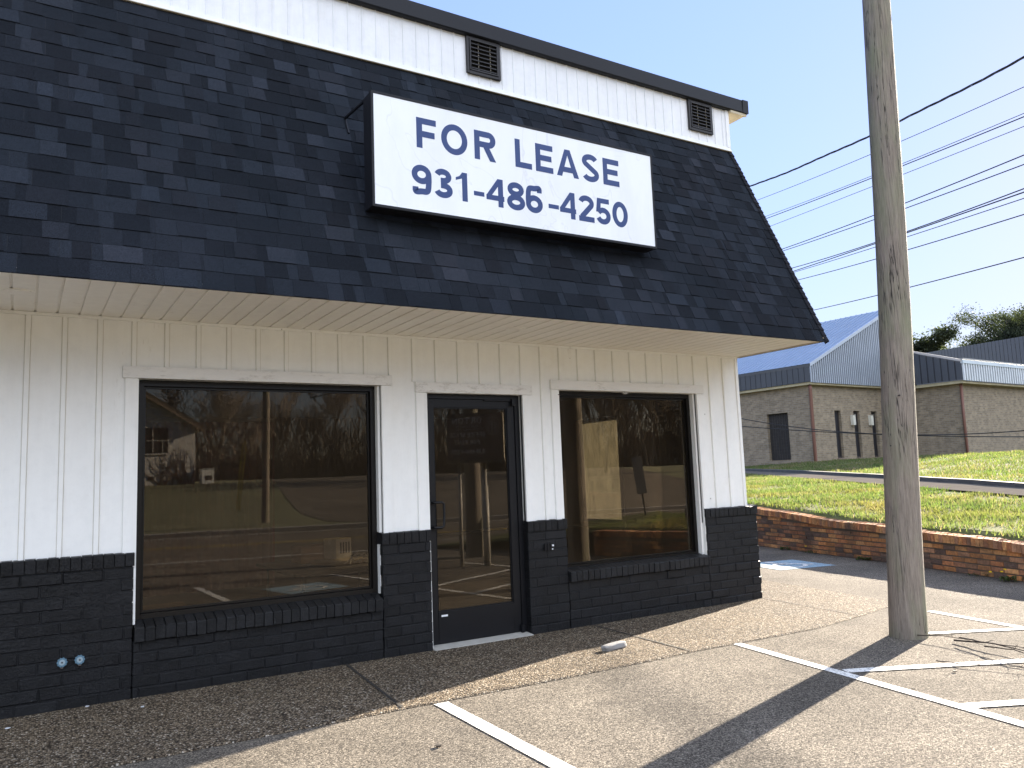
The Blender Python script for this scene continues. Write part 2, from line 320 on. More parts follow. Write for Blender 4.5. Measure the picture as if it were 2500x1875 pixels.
M_GLASS = m_glass('tinted_store_glass', (.62, .565, .49), .012, (.74, .70, .64))
M_SGL = m_dirtyglass()
M_INW = simple('interior_tan_wall', (.30, .255, .195), .85, 0, 3, .1); M_INF = simple('interior_floor', (.20, .13, .09), .8, 0, 4, .3)
M_INC = simple('interior_ceiling', (.22, .2, .17), .9)
M_COL = m_col('tinted_by_part'); M_METC = m_col('painted_metal_parts', .45, 2, .12, .05)
M_SIGNF = m_signface(); M_NAVY = simple('navy_vinyl', (.004, .030, .145), .35, 0, 8, .05, 0)
M_CREAM = simple('cream_trim', (.50, .44, .32), .7, 0, 6, .15); M_COPPER = simple('brown_downspout', (.17, .075, .05), .55, .1, 6, .2)
M_BLUEMET = m_col('ribbed_metal_cladding', .38, 1.5, .08, .03)
M_WIRE = simple('black_cable', (.012, .012, .014), .6); M_BARK = simple('grey_bark', (.055, .042, .033), .95, 0, 30, .3, .6, .02)
M_GRASS = m_leaf('grass_blade', (.105, .155, .050), (.185, .20, .095), .45, .8)
M_NEED = m_leaf('tree_foliage', (.036, .046, .030), (.070, .080, .048), .3, .25)
M_TWIG = m_col('winter_twigs', .95, .15, .35, 0)

# ------------------------------------------------------------------ terrain functions
WP = [(9.0, -5.2, .44), (9.62, -3.3, .45), (10.277, -1.283, .46), (11.044, .951, .52), (12.025, 4.298, .72), (13.2, 8.2, .85), (14.6, 13.0, .95), (17.5, 22.0, 1.1)]
def wall_at(x, y):
    best = None
    for i in range(len(WP)-1):
        (x0, y0, h0), (x1, y1, h1) = WP[i], WP[i+1]
        dx, dy = x1-x0, y1-y0; t = ((x-x0)*dx+(y-y0)*dy)/(dx*dx+dy*dy)
        if i: t = max(t, 0)
        if i < len(WP)-2: t = min(t, 1)
        d = math.hypot(x-x0-t*dx, y-y0-t*dy); s = (x-x0)*dy-(y-y0)*dx; tt = min(max(t, 0), 1)
        if best is None or d < best[0]: best = (d, s, h0+(h1-h0)*tt)
    return (best[0] if best[1] > 0 else -best[0]), best[2]
def slope_z(d, h):
    if d < 9: return h+.03+(1.62-h)*d/20
    if d < 14: return h+.03+(1.62-h)*(.45+.55*(d-9)/5)
    return 1.65
def terr(x, y):
    d, h = wall_at(x, y); return slope_z(max(d, 0), h)
def road_d(x, y):       # distance south of the street's near edge
    return (-9.6+.2*x-y)/1.0198
def lawn_z(d):          # rise beyond the far kerb, d measured from it
    t = min(max(d/24, 0), 1); return .13+1.75*t*t*(3-2*t)+max(0, d-24)*.012

# ================================================================== SETTING
def sheet(name, pts, z, mat, kind='structure', label=None, cat=None, th=None):
    mb = MB(); mb.face([(x, y, z) for x, y in pts]); o = mb.build(name, mat); tag(o, label, cat, None, kind); return o
# one ground sheet to the horizon
mb = MB(); mb.face([(-700, -700, -.35), (700, -700, -.35), (700, 700, -.35), (-700, 700, -.35)])
tag(mb.build('ground', M_SOIL), kind='structure')
# lot (asphalt), subdivided grid so it is a real surface up to wall and street
def lot_x(y): # x of retaining wall face at y
    for (x0, y0, _), (x1, y1, _) in zip(WP, WP[1:]):
        if y0 <= y <= y1: return x0+(x1-x0)*(y-y0)/(y1-y0)
    return WP[0][0] if y < WP[0][1] else WP[-1][0]
pts = [(-40, -17.6-0.0), (8.9, -7.82), (8.9, -5.6)] + [(x+.06, y) for x, y, _ in WP] + [(17.6, 40), (-40, 40)]
tag(sheet('parking_lot', pts, 0.0, M_ASPH), kind='structure')
# exposed aggregate walkway with joints
AG = [(-9, -1.47), (0, -1.46), (2.2, -1.462), (3.5, -1.487), (4.3, -1.478), (4.77, -1.458), (6.2, -1.50), (7.1, -1.36), (7.95, -1.17), (8.36, 1.0), (8.9, 4.2), (9.3, 9), (-9, 9)]
walk = sheet('walkway', AG, .012, M_AGG)
jb = MB()
for (a, b) in (((2.30, 0), (2.16, -1.46)), ((4.80, 0), (4.70, -1.46)), ((-.2, 0), (-.35, -1.46)), ((-2.8, 0), (-2.95, -1.46)), ((7.2, .02), (7.0, -1.37))):
    w = .011 if a[0] < 7 else .007; jb.face([(a[0]-w, a[1], .0165), (a[0]+w, a[1], .0165), (b[0]+w, b[1], .0165), (b[0]-w, b[1], .0165)])
jb.build('expansion_joint', M_JOINT, walk)
eb = MB()
for i in range(0, 9):
    (x0, y0), (x1, y1) = AG[i], AG[i+1]; n = Vector((y1-y0, -(x1-x0), 0)).normalized()*.012
    eb.face([(x0, y0, .012), (x0+n.x, y0+n.y, .003), (x1+n.x, y1+n.y, .003), (x1, y1, .012)])
eb.build('walkway_edge', M_AGG, walk)

# painted stall lines: each straight line a thing
def stripe(p, q, w, label, mat=None, z=.005, name='painted_line', group='white painted parking lines'):
    p, q = Vector((*p, 0)), Vector((*q, 0)); d = (q-p).normalized(); n = Vector((-d.y, d.x, 0))*w/2; L = (q-p).length; k = max(2, int(L/.12)); mb = MB()
    for i in range(k):
        a, b = p+d*L*i/k, p+d*L*(i+1)/k
        j = lambda s_, t_: n*(s_*(1+.07*noise.noise(Vector((t_.x*9, t_.y*9, s_*3)))))
        za = Vector((0, 0, z)); mb.face([a+j(-1, a)+za, b+j(-1, b)+za, b+j(1, b)+za, a+j(1, a)+za])
    return tag(mb.build(name, mat or M_PAINT), label, 'road marking', group, None)
stripe((5.225, -1.44), (4.40, -6.3), .088, 'long white stall line crossed by the pole shadow, ending in the lower right corner')
stripe((2.42, -1.50), (2.30, -6.3), .10, 'short-looking white stall line at the bottom centre, starting at the dark walkway joint')
stripe((7.715, -1.66), (6.72, -6.2), .085, 'thin white line just behind the wooden pole, receding furthest from the building')
stripe((6.70, -2.26), (7.45, -2.67), .085, 'white diagonal hatch line starting right behind the foot of the wooden pole', z=.0065)
stripe((5.08, -2.63), (7.20, -3.72), .10, 'white diagonal hatch line crossed by the pole shadow, passing under the twigs', z=.0065)
stripe((4.88, -3.60), (6.93, -4.62), .10, 'nearest white diagonal hatch line, at the right edge below the twigs', z=.0065)
def access_symbol(cx, cy_, ang, sc, label):
    root = thing('accessible_parking_symbol', label, 'road marking', (cx, cy_, 0))
    ca, sa = math.cos(ang), math.sin(ang)
    T = lambda u, v, z: (sc*(u*ca-v*sa), sc*(u*sa+v*ca), z)
    b = MB(); b.face([T(-.75, -.75, .005), T(.75, -.75, .005), T(.75, .75, .005), T(-.75, .75, .005)]); b.build('blue_square', M_BLUE, root)
    w = MB()
    def seg(p, q, h=.055):
        p, q = Vector(p), Vector(q); d = (q-p).normalized(); n = Vector((-d.y, d.x))*h
        w.face([T(*(p-n), .009), T(*(q-n), .009), T(*(q+n), .009), T(*(p+n), .009)])
    for i in range(14):
        a0, a1 = R(100+i*18), R(100+(i+1)*18); seg((.34*math.cos(a0)-.05, .34*math.sin(a0)-.18), (.34*math.cos(a1)-.05, .34*math.sin(a1)-.18), .05)
    w.face([T(-.1+.1*math.cos(R(30*i)), .52+.1*math.sin(R(30*i)), .0095) for i in range(12)])
    seg((-.1, .42), (-.06, .0)); seg((-.06, .02), (.25, .02)); seg((.25, .05), (.38, -.32)); seg((.36, -.30), (.52, -.24)); seg((-.08, .22), (.2, .22), .04)
    w.build('white_wheelchair_figure', M_PAINT, root); return root
access_symbol(9.95, 1.95, R(-12), .66, 'blue square with white wheelchair symbol on the asphalt beside the brick retaining wall')
access_symbol(3.55, -4.9, R(170), .62, 'blue wheelchair symbol on the asphalt, seen only mirrored at the foot of the large window')

# ---------------------------------------------------------------- retaining wall (bricks as geometry)
def path_pt(s):
    for i in range(len(PL)-1):
        if s <= PL[i+1][0] or i == len(PL)-2:
            t = (s-PL[i][0])/(PL[i+1][0]-PL[i][0]); a, b = WP[i], WP[i+1]
            d = Vector((b[0]-a[0], b[1]-a[1], 0)).normalized()
            return Vector((a[0]+(b[0]-a[0])*t, a[1]+(b[1]-a[1])*t, 0)), d, a[2]+(b[2]-a[2])*t
PL = [(0,)]
for a, b in zip(WP, WP[1:]): PL.append((PL[-1][0]+math.hypot(b[0]-a[0], b[1]-a[1]),))
TOT = PL[-1][0]
def wob(s): return .012*math.sin(s*1.3)+.010*math.sin(s*2.9+1)
def rbox(mb, s0, s1, o0, o1, z0, z1, col, jit=.003):
    a, d, _ = path_pt(s0); b, d2, _ = path_pt(s1); n = Vector((d.y, -d.x, 0)); j = lambda: rnd.uniform(-jit, jit)
    def P(p, o, z): return (p.x+n.x*(o+j()), p.y+n.y*(o+j()), z)
    e = .004
    vs = [P(a, o0, z0+e), P(b, o0, z0+e), P(b, o0, z1-e), P(a, o0, z1-e), P(a, o1, z0), P(b, o1, z0), P(b, o1, z1), P(a, o1, z1)]
    mb.mesh(vs, [(0, 1, 2, 3), (4, 7, 6, 5), (0, 4, 5, 1), (3, 2, 6, 7), (0, 3, 7, 4), (1, 5, 6, 2)], 0, col)
wr = thing('retaining_wall', 'low orange-brown brick retaining wall with a wavy cap, holding back the grass bank', 'retaining wall', (10.28, -1.28, 0))
core = MB(); N = 90
for i in range(N):
    s0, s1 = TOT*i/N, TOT*(i+1)/N; a, d, h0 = path_pt(s0+1e-4); b, d2, h1 = path_pt(s1-1e-4); n = Vector((d.y, -d.x, 0))
    h0 -= .06; h1 -= .06
    core.mesh([a+n*.012, b+n*.012, b+n*.012+Vector((0, 0, h1)), a+n*.012+Vector((0, 0, h0)), a+n*.20+Vector((0, 0, h0)), b+n*.20+Vector((0, 0, h1))], [(0, 3, 2, 1), (3, 4, 5, 2)], 0, (.16, .13, .10))
cm = core.build('mortar_core', M_COL)
bk = MB(); row = 0; ch = .0715; z = .0
cols = [(.54, .235, .085), (.44, .180, .075), (.60, .300, .120), (.34, .155, .080), (.40, .205, .110), (.17, .105, .075)]
while z < 1.1:
    s = rnd.uniform(-.2, 0) if row % 2 else rnd.uniform(-.1, .05)
    while s < TOT-.2:
        s0 = max(s, 0.001); s1 = min(s+.200, TOT-.01); _, _, h = path_pt(max(s0, .01))
        if z+ch < h-.095 and s1 > s0+.05:
            c = rnd.choice(cols); k = rnd.uniform(.75, 1.2); rbox(bk, s0, s1, rnd.uniform(-.002, .003), .09, z+.004, z+ch-.006, tuple(x*k for x in c))
        s += .2105
    row += 1; z += ch
bo = bk.build('brick_courses', M_RB)
cpb = MB(); s = 0.01
while s < TOT-.1:
    _, _, h = path_pt(s); c = rnd.choice(cols[:5]); k = rnd.uniform(.8, 1.25); zz = h+wob(s)
    rbox(cpb, s, s+.062, -.025, .19, zz-.115+rnd.uniform(-.003, .003), zz+rnd.uniform(-.004, .004), tuple(x*k for x in c), .004); s += .0715
co = cpb.build('rowlock_cap', M_RB); adopt(wr, cm, bo, co)

# ---------------------------------------------------------------- eastern bank, driveway, kerb
bm_ = MB(); ds = [.14, .32, .5, 1, 1.6, 2.3, 3, 4, 5, 6, 7, 8, 9, 10, 11.5, 13, 14, 17, 22, 30, 45, 70, 110, 200]
ss = [TOT*i/44 for i in range(45)]
grid = []
for i, s in enumerate([-60, -25, -8] + ss + [TOT+15, TOT+60]):
    if s < 0: a, d, h = path_pt(0.001); a = a+d*s*1.0; 
    elif s > TOT: a, d, h = path_pt(TOT-.001); a = a+d*(s-TOT)
    else: a, d, h = path_pt(min(max(s, .001), TOT-.001))
    n = Vector((.957, -.29, 0)).lerp(Vector((d.y, -d.x, 0)), .3).normalized(); grid.append([(a.x+n.x*dd, a.y+n.y*dd) for dd in ds])
def bz(x, y):
    z_ = terr(x, y); dw, hw_ = wall_at(x, y)
    if dw < .3: z_ = hw_-.035
    rd = road_d(x, y)
    if rd > -1.5: z_ = max(-.3, z_*max(0, min(1, (-rd-.3)/1.2)) + .10) if rd < -.3 else -.3
    return z_+.02*noise.noise(Vector((x*.8, y*.8, 0)))
for i in range(len(grid)-1):
    for j in range(len(ds)-1):
        q = [grid[i][j], grid[i+1][j], grid[i+1][j+1], grid[i][j+1]]; bm_.face([(x, y, bz(x, y)) for x, y in q][::-1])
bank = bm_.build('grass_bank', M_SOIL); tag(bank, kind='structure')
DN = [(13.2, -6.0), (14.05, -2.0), (14.85, 1.0), (15.55, 2.85), (16.4, 4.56), (17.8, 7.0), (19.3, 9.4), (22.5, 14.3), (26.0, 19.6), (31, 27)]
def off(P, k):
    out = []
    for i, p in enumerate(P):
        a, b = Vector(P[max(i-1, 0)]), Vector(P[min(i+1, len(P)-1)]); d = (b-a).normalized(); out.append((p[0]+d.y*k, p[1]-d.x*k))
    return out
DWID = 1.15
D1, D2, D3 = DN, off(DN, DWID), off(DN, DWID+.16)
dm = MB(); km = MB()
for i in range(len(DN)-1):
    for k in range(4):
        f = lambda A, t: (A[i][0]+(A[i+1][0]-A[i][0])*t, A[i][1]+(A[i+1][1]-A[i][1])*t)
        a, b = k/4, (k+1)/4; q = [f(D1, a), f(D1, b), f(D2, b), f(D2, a)]
        zz = [terr(*p)+.035 for p in (q[0], q[1])]; dm.face([(q[0][0], q[0][1], zz[0]), (q[3][0], q[3][1], zz[0]+.02), (q[2][0], q[2][1], zz[1]+.02), (q[1][0], q[1][1], zz[1])])
        r = [f(D2, a), f(D2, b), f(D3, b), f(D3, a)]
        z0, z1 = zz[0]+.02, zz[1]+.02; H = .085
        km.mesh([(r[0][0], r[0][1], z0-.1), (r[1][0], r[1][1], z1-.1), (r[1][0], r[1][1], z1+H), (r[0][0], r[0][1], z0+H), (r[3][0], r[3][1], z0+H), (r[2][0], r[2][1], z1+H), (r[3][0], r[3][1], z0-.1), (r[2][0], r[2][1], z1-.1)],
                [(0, 3, 2, 1), (3, 4, 5, 2), (4, 6, 7, 5)], 0, (.10, .096, .09))
tag(dm.build('driveway', simple('driveway_asphalt', (.125, .112, .098), 1.0, 0, 6, .3, .3, .01, .0)), kind='structure')
tag(km.build('kerb', M_COL), kind='structure')
# grass blades (stuff)
def blades(name, n, sample, hgt, label, wid=.006):
    rg = np.random.default_rng(5); V = np.zeros((n*3, 3), dtype=np.float32); C = np.zeros((n*3, 4), dtype=np.float32); C[:, 3] = 1; k = 0; tries = 0
    while k < n and tries < n*4:
        tries += 1; p = sample(rg)
        if p is None: continue
        x, y, z0 = p; a = rg.uniform(0, 6.283); pn = noise.noise(Vector((x*1.7, y*1.7, 3))); 
        if noise.noise(Vector((x*.5, y*.5, 40)))+.35*noise.noise(Vector((x*2.5, y*2.5, 41))) > .30 and rg.random() < .75: continue
        h = hgt*rg.uniform(.5, 1.35)*(1+.7*pn); w = wid*rg.uniform(.7, 1.5)*(1+.1*math.hypot(x, y+6.5)/2.5)
        lx, ly = rg.normal(0, .45, 2)*h
        V[k*3] = (x-math.cos(a)*w, y-math.sin(a)*w, z0-.01); V[k*3+1] = (x+math.cos(a)*w, y+math.sin(a)*w, z0-.01); V[k*3+2] = (x+lx, y+ly, z0+h)
        pat = noise.noise(Vector((x*.6, y*.6, 9))); pn2 = noise.noise(Vector((x*.45, y*.45, 21))); s_ = rg.uniform(.6, 1.25)
        c = (s_*(1.0+.5*max(0, pat)), s_*(1.0-.1*max(0, pat)), s_*1.0) if rg.random() > .16+.45*max(0, pn2) else (1.7*s_, 1.15*s_, 2.0*s_)
        C[k*3:k*3+3, :3] = c; k += 1
    me = bpy.data.meshes.new(name); V = V[:k*3]; C = C[:k*3]
    me.vertices.add(k*3); me.vertices.foreach_set('co', V.ravel()); me.loops.add(k*3); me.loops.foreach_set('vertex_index', np.arange(k*3, dtype=np.int32))
    me.polygons.add(k); me.polygons.foreach_set('loop_start', np.arange(0, k*3, 3, dtype=np.int32)); me.polygons.foreach_set('loop_total', np.full(k, 3, dtype=np.int32))
    ca = me.color_attributes.new('col', 'FLOAT_COLOR', 'CORNER'); ca.data.foreach_set('color', C.ravel()); me.materials.append(M_GRASS); me.update(); me.validate()
    o = bpy.data.objects.new(name, me); COL.objects.link(o); tag(o, label, 'grass', None, 'stuff'); return o
def drive_side(x, y):
    for i in range(len(DN)-1):
        (x0, y0), (x1, y1) = DN[i], DN[i+1]
        if y0 <= y <= y1: return (x-(x0+(x1-x0)*(y-y0)/(y1-y0)))*(y1-y0)/math.hypot(x1-x0, y1-y0)
    return None
def samp_near(rg):
    y = rg.uniform(-5.5, 19); t = rg.uniform(0, 1)
    x0 = lot_x(y)+.17; s_ = None
    x = x0+t*(9); d = drive_side(x, y)
    if d is None or d > -.02: return None
    if x > x0+.2 and rg.random() < .12*max(0, (y-6)/10): return None
    return (x, y, terr(x, y))
def samp_far(rg):
    y = rg.uniform(-2, 24); x = rg.uniform(15.5, 36); d = drive_side(x, y)
    if d is None or d < DWID+.18 or d > 12: return None
    return (x, y, terr(x, y))
blades('grass', 90000, samp_near, .065, 'bright green grass on the bank between the retaining wall and the driveway')
blades('grass', 60000, samp_far, .075, 'grass rising from the driveway kerb to the tan brick building')

# ================================================================== THE SHOP BUILDING
B = thing('commercial_building', 'white batten-sided shop with black brick base and steep dark shingle mansard roof', 'building')
XL = -7.0                        # building continues out of frame to the left
TOPZ = 2.77
# --- brick base
def bricks(name, x0, x1, z0, z1, y=0.0, depth=.14, ends=(False, False), ledge=True, rows_h=.083, L=.252):
    mb = MB(); zt = z1-(.098 if ledge else 0)
    mb.box(x0+.007, x1-.007, y+.0045, y+depth, z0, zt+.004, 0, (.0065, .007, .0085))
    n = max(1, round((zt-z0)/rows_h)); h = (zt-z0)/n
    for r_ in range(n):
        ph = (.5*L if (r_ % 2) else 0)+.31*L*((r_*7) % 3)*.15; k0 = math.floor((x0-ph)/L); a = k0*L+ph
        while a < x1:
            s0, s1 = max(a, x0)+.002, min(a+L-.004, x1-.0); a += L
            if s1-s0 < .03: continue
            jz = rnd.uniform(-.0025, .0025); za, zb = z0+r_*h+.003+jz, z0+(r_+1)*h-.004+jz; f = y+rnd.uniform(-.003, .003)-(.006 if rnd.random() < .06 else 0); tl = rnd.uniform(-.003, .003); k = rnd.uniform(.75, 1.3)
            c = (.0078*k, .0082*k, .0095*k); e = .006
            vs = [(s0, f+e, za), (s1, f+e+tl, za), (s1, f+e+tl, zb), (s0, f+e, zb),
                  (s0+e, f, za+e), (s1-e, f+tl, za+e), (s1-e, f+tl, zb-e), (s0+e, f, zb-e),
                  (s0, y+depth-.002, za), (s1, y+depth-.002, za), (s1, y+depth-.002, zb), (s0, y+depth-.002, zb)]
            mb.mesh(vs, [(4, 5, 6, 7), (0, 1, 5, 4), (1, 2, 6, 5), (2, 3, 7, 6), (3, 0, 4, 7), (0, 8, 9, 1), (1, 9, 10, 2), (2, 10, 11, 3), (3, 11, 8, 0)], 0, c)
    if ledge:
        a = x0-.004; 
        while a < x1+.004:
            b = min(a+.0665, x1+.006); j = rnd.uniform(-.003, .003); k = rnd.uniform(.8, 1.3); c = (.0078*k, .0082*k, .0095*k)
            if b-a > .02:
                p = [(y-.010+j, zt+.004), (y-.012+j, z1-.008+j), (y-.006, z1-.001+j), (y+depth, z1+.014), (y+depth, zt+.004)]
                mb.prism(p, a+.002, b-.002, 'x', 0, c)
            a += .069
        mb.box(x0+.006, x1-.006, y+.006, y+depth, zt, z1-.006, 0, (.0065, .007, .0085))
    return mb.build(name, M_BB, B)
bricks('brick_base', XL, .712, 0, 1.036)
bricks('brick_base', .714, 2.632, 0, .405, ledge=False)
bricks('brick_base', 2.634, 3.088, 0, 1.042)
bricks('brick_base', 4.102, 4.550, 0, 1.052)
bricks('brick_base', 4.552, 6.412, 0, .448, ledge=False)
bricks('brick_base', 6.414, 7.215, 0, 1.050)
# sloped rowlock sills
def sill(x0, x1, zf0, zf1, zb, parent):
    mb = MB(); a = x0
    while a < x1-.02:
        b = min(a+.0675, x1); j = rnd.uniform(-.004, .004); k = rnd.uniform(.85, 1.5); c = (.0098*k, .0103*k, .0115*k)
        mb.prism([(-.032+j, zf0+j), (-.034+j, zf1-.008+j), (-.026+j, zf1+j*.5), (.150, zb+.006), (.150, zf0+.01)], a+.002, b-.002, 'x', 0, c); a += .0705
    mb.box(x0+.004, x1-.004, -.022, .11, zf0+.006, zf1-.014, 0, (.0065, .007, .0085))
    return mb.build('sill', M_BB, parent)
# side wall (black brick, full height) and other outer walls
def side_bricks():
    mb = MB(); x = 7.118; y0, y1 = .062, 9.0
    mb.box(7.03, x-.006, y0+.004, 2.10, 0, TOPZ, 0, (.0065, .007, .0085)); mb.box(7.03, x-.006, 3.06, y1, 0, TOPZ, 0, (.0065, .007, .0085))
    mb.box(7.03, x-.006, 2.10, 3.06, 0, .80, 0, (.0065, .007, .0085)); mb.box(7.03, x-.006, 2.10, 3.06, 2.27, TOPZ, 0, (.0065, .007, .0085))
    h = .083; r_ = 0; z = 0
    while z < TOPZ-.02:
        a = y0-(.126 if r_ % 2 else 0)
        while a < y1:
            s0, s1 = max(a, y0), a+.246; a += .252
            if s1-s0 < .03: continue
            if z+h > .80 and z < 2.27 and s1 > 2.10 and s0 < 3.06:
                if s0 < 2.10: s1 = 2.10
                elif s1 > 3.06 and s0 < 3.06: s0 = 3.06
                else: continue
            f = x+rnd.uniform(-.003, .007); k = rnd.uniform(.75, 1.3)
            mb.box(x-.02, f, s0+.002, s1, z+.004, min(z+h-.005, TOPZ-.001), 0, (.0078*k, .0082*k, .0095*k))
        z += h; r_ += 1
    # lower skirt that turns the corner
    z = 0; r_ = 0
    while z < 1.045:
        a = .145-(.126 if r_ % 2 else 0)
        while a < 6:
            k = rnd.uniform(.8, 1.3); s0 = max(a, .143)
            if z+h > .80 and a+.246 > 2.05 and a < 3.1: a += .252; continue
            mb.box(7.119, 7.215+rnd.uniform(-.003, .004), s0+.002, a+.246, z+.004, min(z+h-.005, 1.05), 0, (.0078*k, .0082*k, .0095*k)); a += .252
        z += h; r_ += 1
    return mb.build('side_wall', M_BB, B)
side_bricks()
# --- white siding with battens (openings left free)
OPEN = [(.729, 2.66, .50, 2.318), (3.098, 4.113, 0, 2.262), (4.545, 6.41, .50, 2.325)]
sd_ = MB(); Y0, Y1 = .04, .075
def panel(x0, x1, z0, z1): sd_.box(x0, x1, Y0, Y1, z0, z1)
xs = XL
for (a, b, z0, z1) in OPEN:
    panel(xs, a, .9 if xs < 3 or True else 0, TOPZ+.03); panel(a, b, z1, TOPZ+.03); xs = b
panel(xs, 7.10, .9, TOPZ+.03)
# jamb-side strips behind the brick down to the floor
for a, b in ((XL, .729), (2.66, 3.098), (4.113, 4.545), (6.41, 7.10)): sd_.box(a, b, .15, .19, 0, TOPZ, 0)
sd_.build('siding', M_WHITE, B)
k = -30
while True:
    x = .009+.2285*k; k += 1
    if x < XL+.1: continue
    if x > 7.05: break
    z0 = 1.0
    for (a, b, zo, zt) in ((.62, 2.76, 0, 2.405), (2.985, 4.222, 0, 2.355), (4.445, 6.515, 0, 2.42)):
        if a-.01 < x < b+.01: z0 = zt
    w = .017+.002*noise.noise(Vector((x*7, 0, 0)))
    if x > .3 and z0 == 1.0 and abs(x-2.77) > .3: pass
    # shallow rounded batten
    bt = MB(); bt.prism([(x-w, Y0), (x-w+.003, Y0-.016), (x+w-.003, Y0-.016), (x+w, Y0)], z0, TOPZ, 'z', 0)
    for e in (-1, 1): bt.box(x+e*(w+.0018)-.0018, x+e*(w+.0018)+.0018, Y0-.0012, Y0, z0, TOPZ, 1)  # thin darker strips paint a shade line along each batten edge
    bt.build('batten', [M_WHITE, M_SHADE], B)
ct = MB(); ct.box(XL, 7.10, .018, .0395, TOPZ-.022, TOPZ-.001); ct.box(7.062, 7.102, .028, .0399, 1.05, TOPZ-.023)
ct.build('corner_trim', M_WHITE, B)
# --- casings
def casing(parent, xi0, xi1, zt, ho0, ho1, hz0, hz1, zb, deep=.155, w=.092):
    c = MB(); c.box(xi0-w, xi0, .018, .041, zb, hz0-.001); c.box(xi1, xi1+w*.95, .018, .041, zb, hz0-.001)
    c.box(xi0-.012, xi0+.0, .041, deep+.03, zb, hz0); c.box(xi1, xi1+.012, .041, deep+.03, zb, hz0); c.box(xi0, xi1, .0412, deep+.03, hz0+.002, hz0+.02)
    c.build('casing', M_WHITE, parent, bevel=.002)
    h = MB(); h.box(ho0, ho1, .008, .0405, hz0, hz1); h.build('head_casing', M_PEEL, parent, bevel=.003)
def frame(parent, x0, x1, z0, z1, w, y0, y1, mat, name='frame', wl=None, wr=None, wt=None, wb=None):
    f = MB(); wl = wl or w; wr = wr or w; wt = wt or w; wb = wb or w
    f.box(x0, x0+wl, y0, y1, z0, z1); f.box(x1-wr, x1, y0, y1, z0, z1)
    f.box(x0+wl, x1-wr, y0, y1, z1-wt, z1); f.box(x0+wl, x1-wr, y0, y1, z0, z0+wb); return f.build(name, mat, parent, bevel=.002)
def store_window(x0, x1, z0, z1, hd, sl_):
    w = MB(); 
    rv = MB(); rv.box(x1+.001, hd[1]-.001, .058, .185, z0, z1+.004)
    frm = frame(B, x0, x1, z0, z1, .042, .112, .188, M_BRONZE, 'window')
    st = MB(); 
    for (a, b, c, d) in ((x0+.045, x0+.060, z0+.045, z1-.045), (x1-.060, x1-.045, z0+.045, z1-.045), (x0+.06, x1-.06, z0+.045, z0+.06), (x0+.06, x1-.06, z1-.06, z1-.045)): st.box(a, b, .142, .172, c, d)
    rv.build('jamb', M_WHITE, frm); st.build('glazing_stop', M_BRONZE, frm)
    g = MB(); g.box(x0+.05, x1-.05, .155, .1595, z0+.05, z1-.05); g.build('pane', M_GLASS, frm)
    casing(frm, *hd); sill(*sl_, frm); return frm
wA = store_window(.733, 2.634, .535, 2.312, (.729, 2.66, 2.318, .618, 2.760, 2.316, 2.406, .52), (.72, 2.632, .407, .506, .545))
wB = store_window(4.55, 6.383, .548, 2.320, (4.545, 6.41, 2.325, 4.445, 6.514, 2.324, 2.420, .53), (4.555, 6.412, .452, .545, .572))
pd = MB(); pd.mesh([(5.38+.03*math.cos(a)*(1.5 if i % 2 else 1), .0, 2.318+.018*math.sin(a)-.004) for i, a in enumerate(np.linspace(math.pi, 2*math.pi, 9))]+[(5.38+.03*math.cos(a), .03, 2.318+.018*math.sin(a)-.004) for a in np.linspace(math.pi, 2*math.pi, 9)],
     [tuple(range(9))]+[(i, i+1, i+10, i+9) for i in range(8)]); pd.build('foam_blob', M_CONC, wB)
# --- door
dr = frame(B, 3.104, 4.108, .02, 2.258, .035, .085, .165, M_BLACK, 'door', wr=.05, wb=.001, wt=.04)
casing(dr, 3.098, 4.113, 2.262, 2.986, 4.222, 2.262, 2.356, .012, .14, .108)
leaf = frame(dr, 3.141, 4.056, .035, 2.214, .05, .098, .142, M_BLACK, 'door_leaf', wl=.052, wr=.078, wt=.075, wb=.275)
gs = MB()
for (a, b, c, d) in ((3.193, 3.203, .31, 2.139), (3.968, 3.978, .31, 2.139), (3.203, 3.968, .31, .32), (3.203, 3.968, 2.129, 2.139)): gs.box(a, b, .108, .132, c, d)
gs.build('glazing_stop', M_BLACK, dr)
g = MB(); g.box(3.195, 3.975, .118, .1225, .312, 2.137); g.build('pane', M_GLASS, dr)
h = MB(); hp = [(3.150, .098, 1.275), (3.150, .045, 1.275), (3.160, .035, 1.276), (3.222, .030, 1.276), (3.240, .030, 1.262), (3.243, .030, 1.165), (3.240, .030, 1.068), (3.222, .030, 1.054), (3.160, .035, 1.054), (3.150, .045, 1.055), (3.150, .098, 1.055)]
h.tube(hp, .0115, 8); h.build('pull_handle', M_BLACK, dr, smooth=True)
rl = MB(); rl.tube([(3.20, .16, .98), (4.0, .16, .995)], .014, 8); rl.box(3.2, 3.24, .143, .165, .96, 1.0); rl.box(3.94, 3.98, .143, .165, .97, 1.02); rl.build('push_bar', M_BLACK, dr)
cb = MB(); cb.box(3.72, 4.03, .075, .097, 2.205, 2.216, 0); cb.box(4.015, 4.05, .055, .098, 2.16, 2.225); cb.build('closer_arm', M_BLACK, dr)
stk = MB(); stk.box(3.222, 3.285, .0965, .0982, .266, .282); stk.build('sticker', M_SIGNF, dr)
pv = MB(); pv.box(4.035, 4.07, .06, .098, .03, .10); pv.build('pivot', M_BLACK, dr, bevel=.004)
th_ = MB(); th_.prism([(-.035, .0), (-.035, .020), (.16, .034), (.16, 0)], 3.09, 4.10, 'x'); th_.build('threshold', M_CONC, dr)
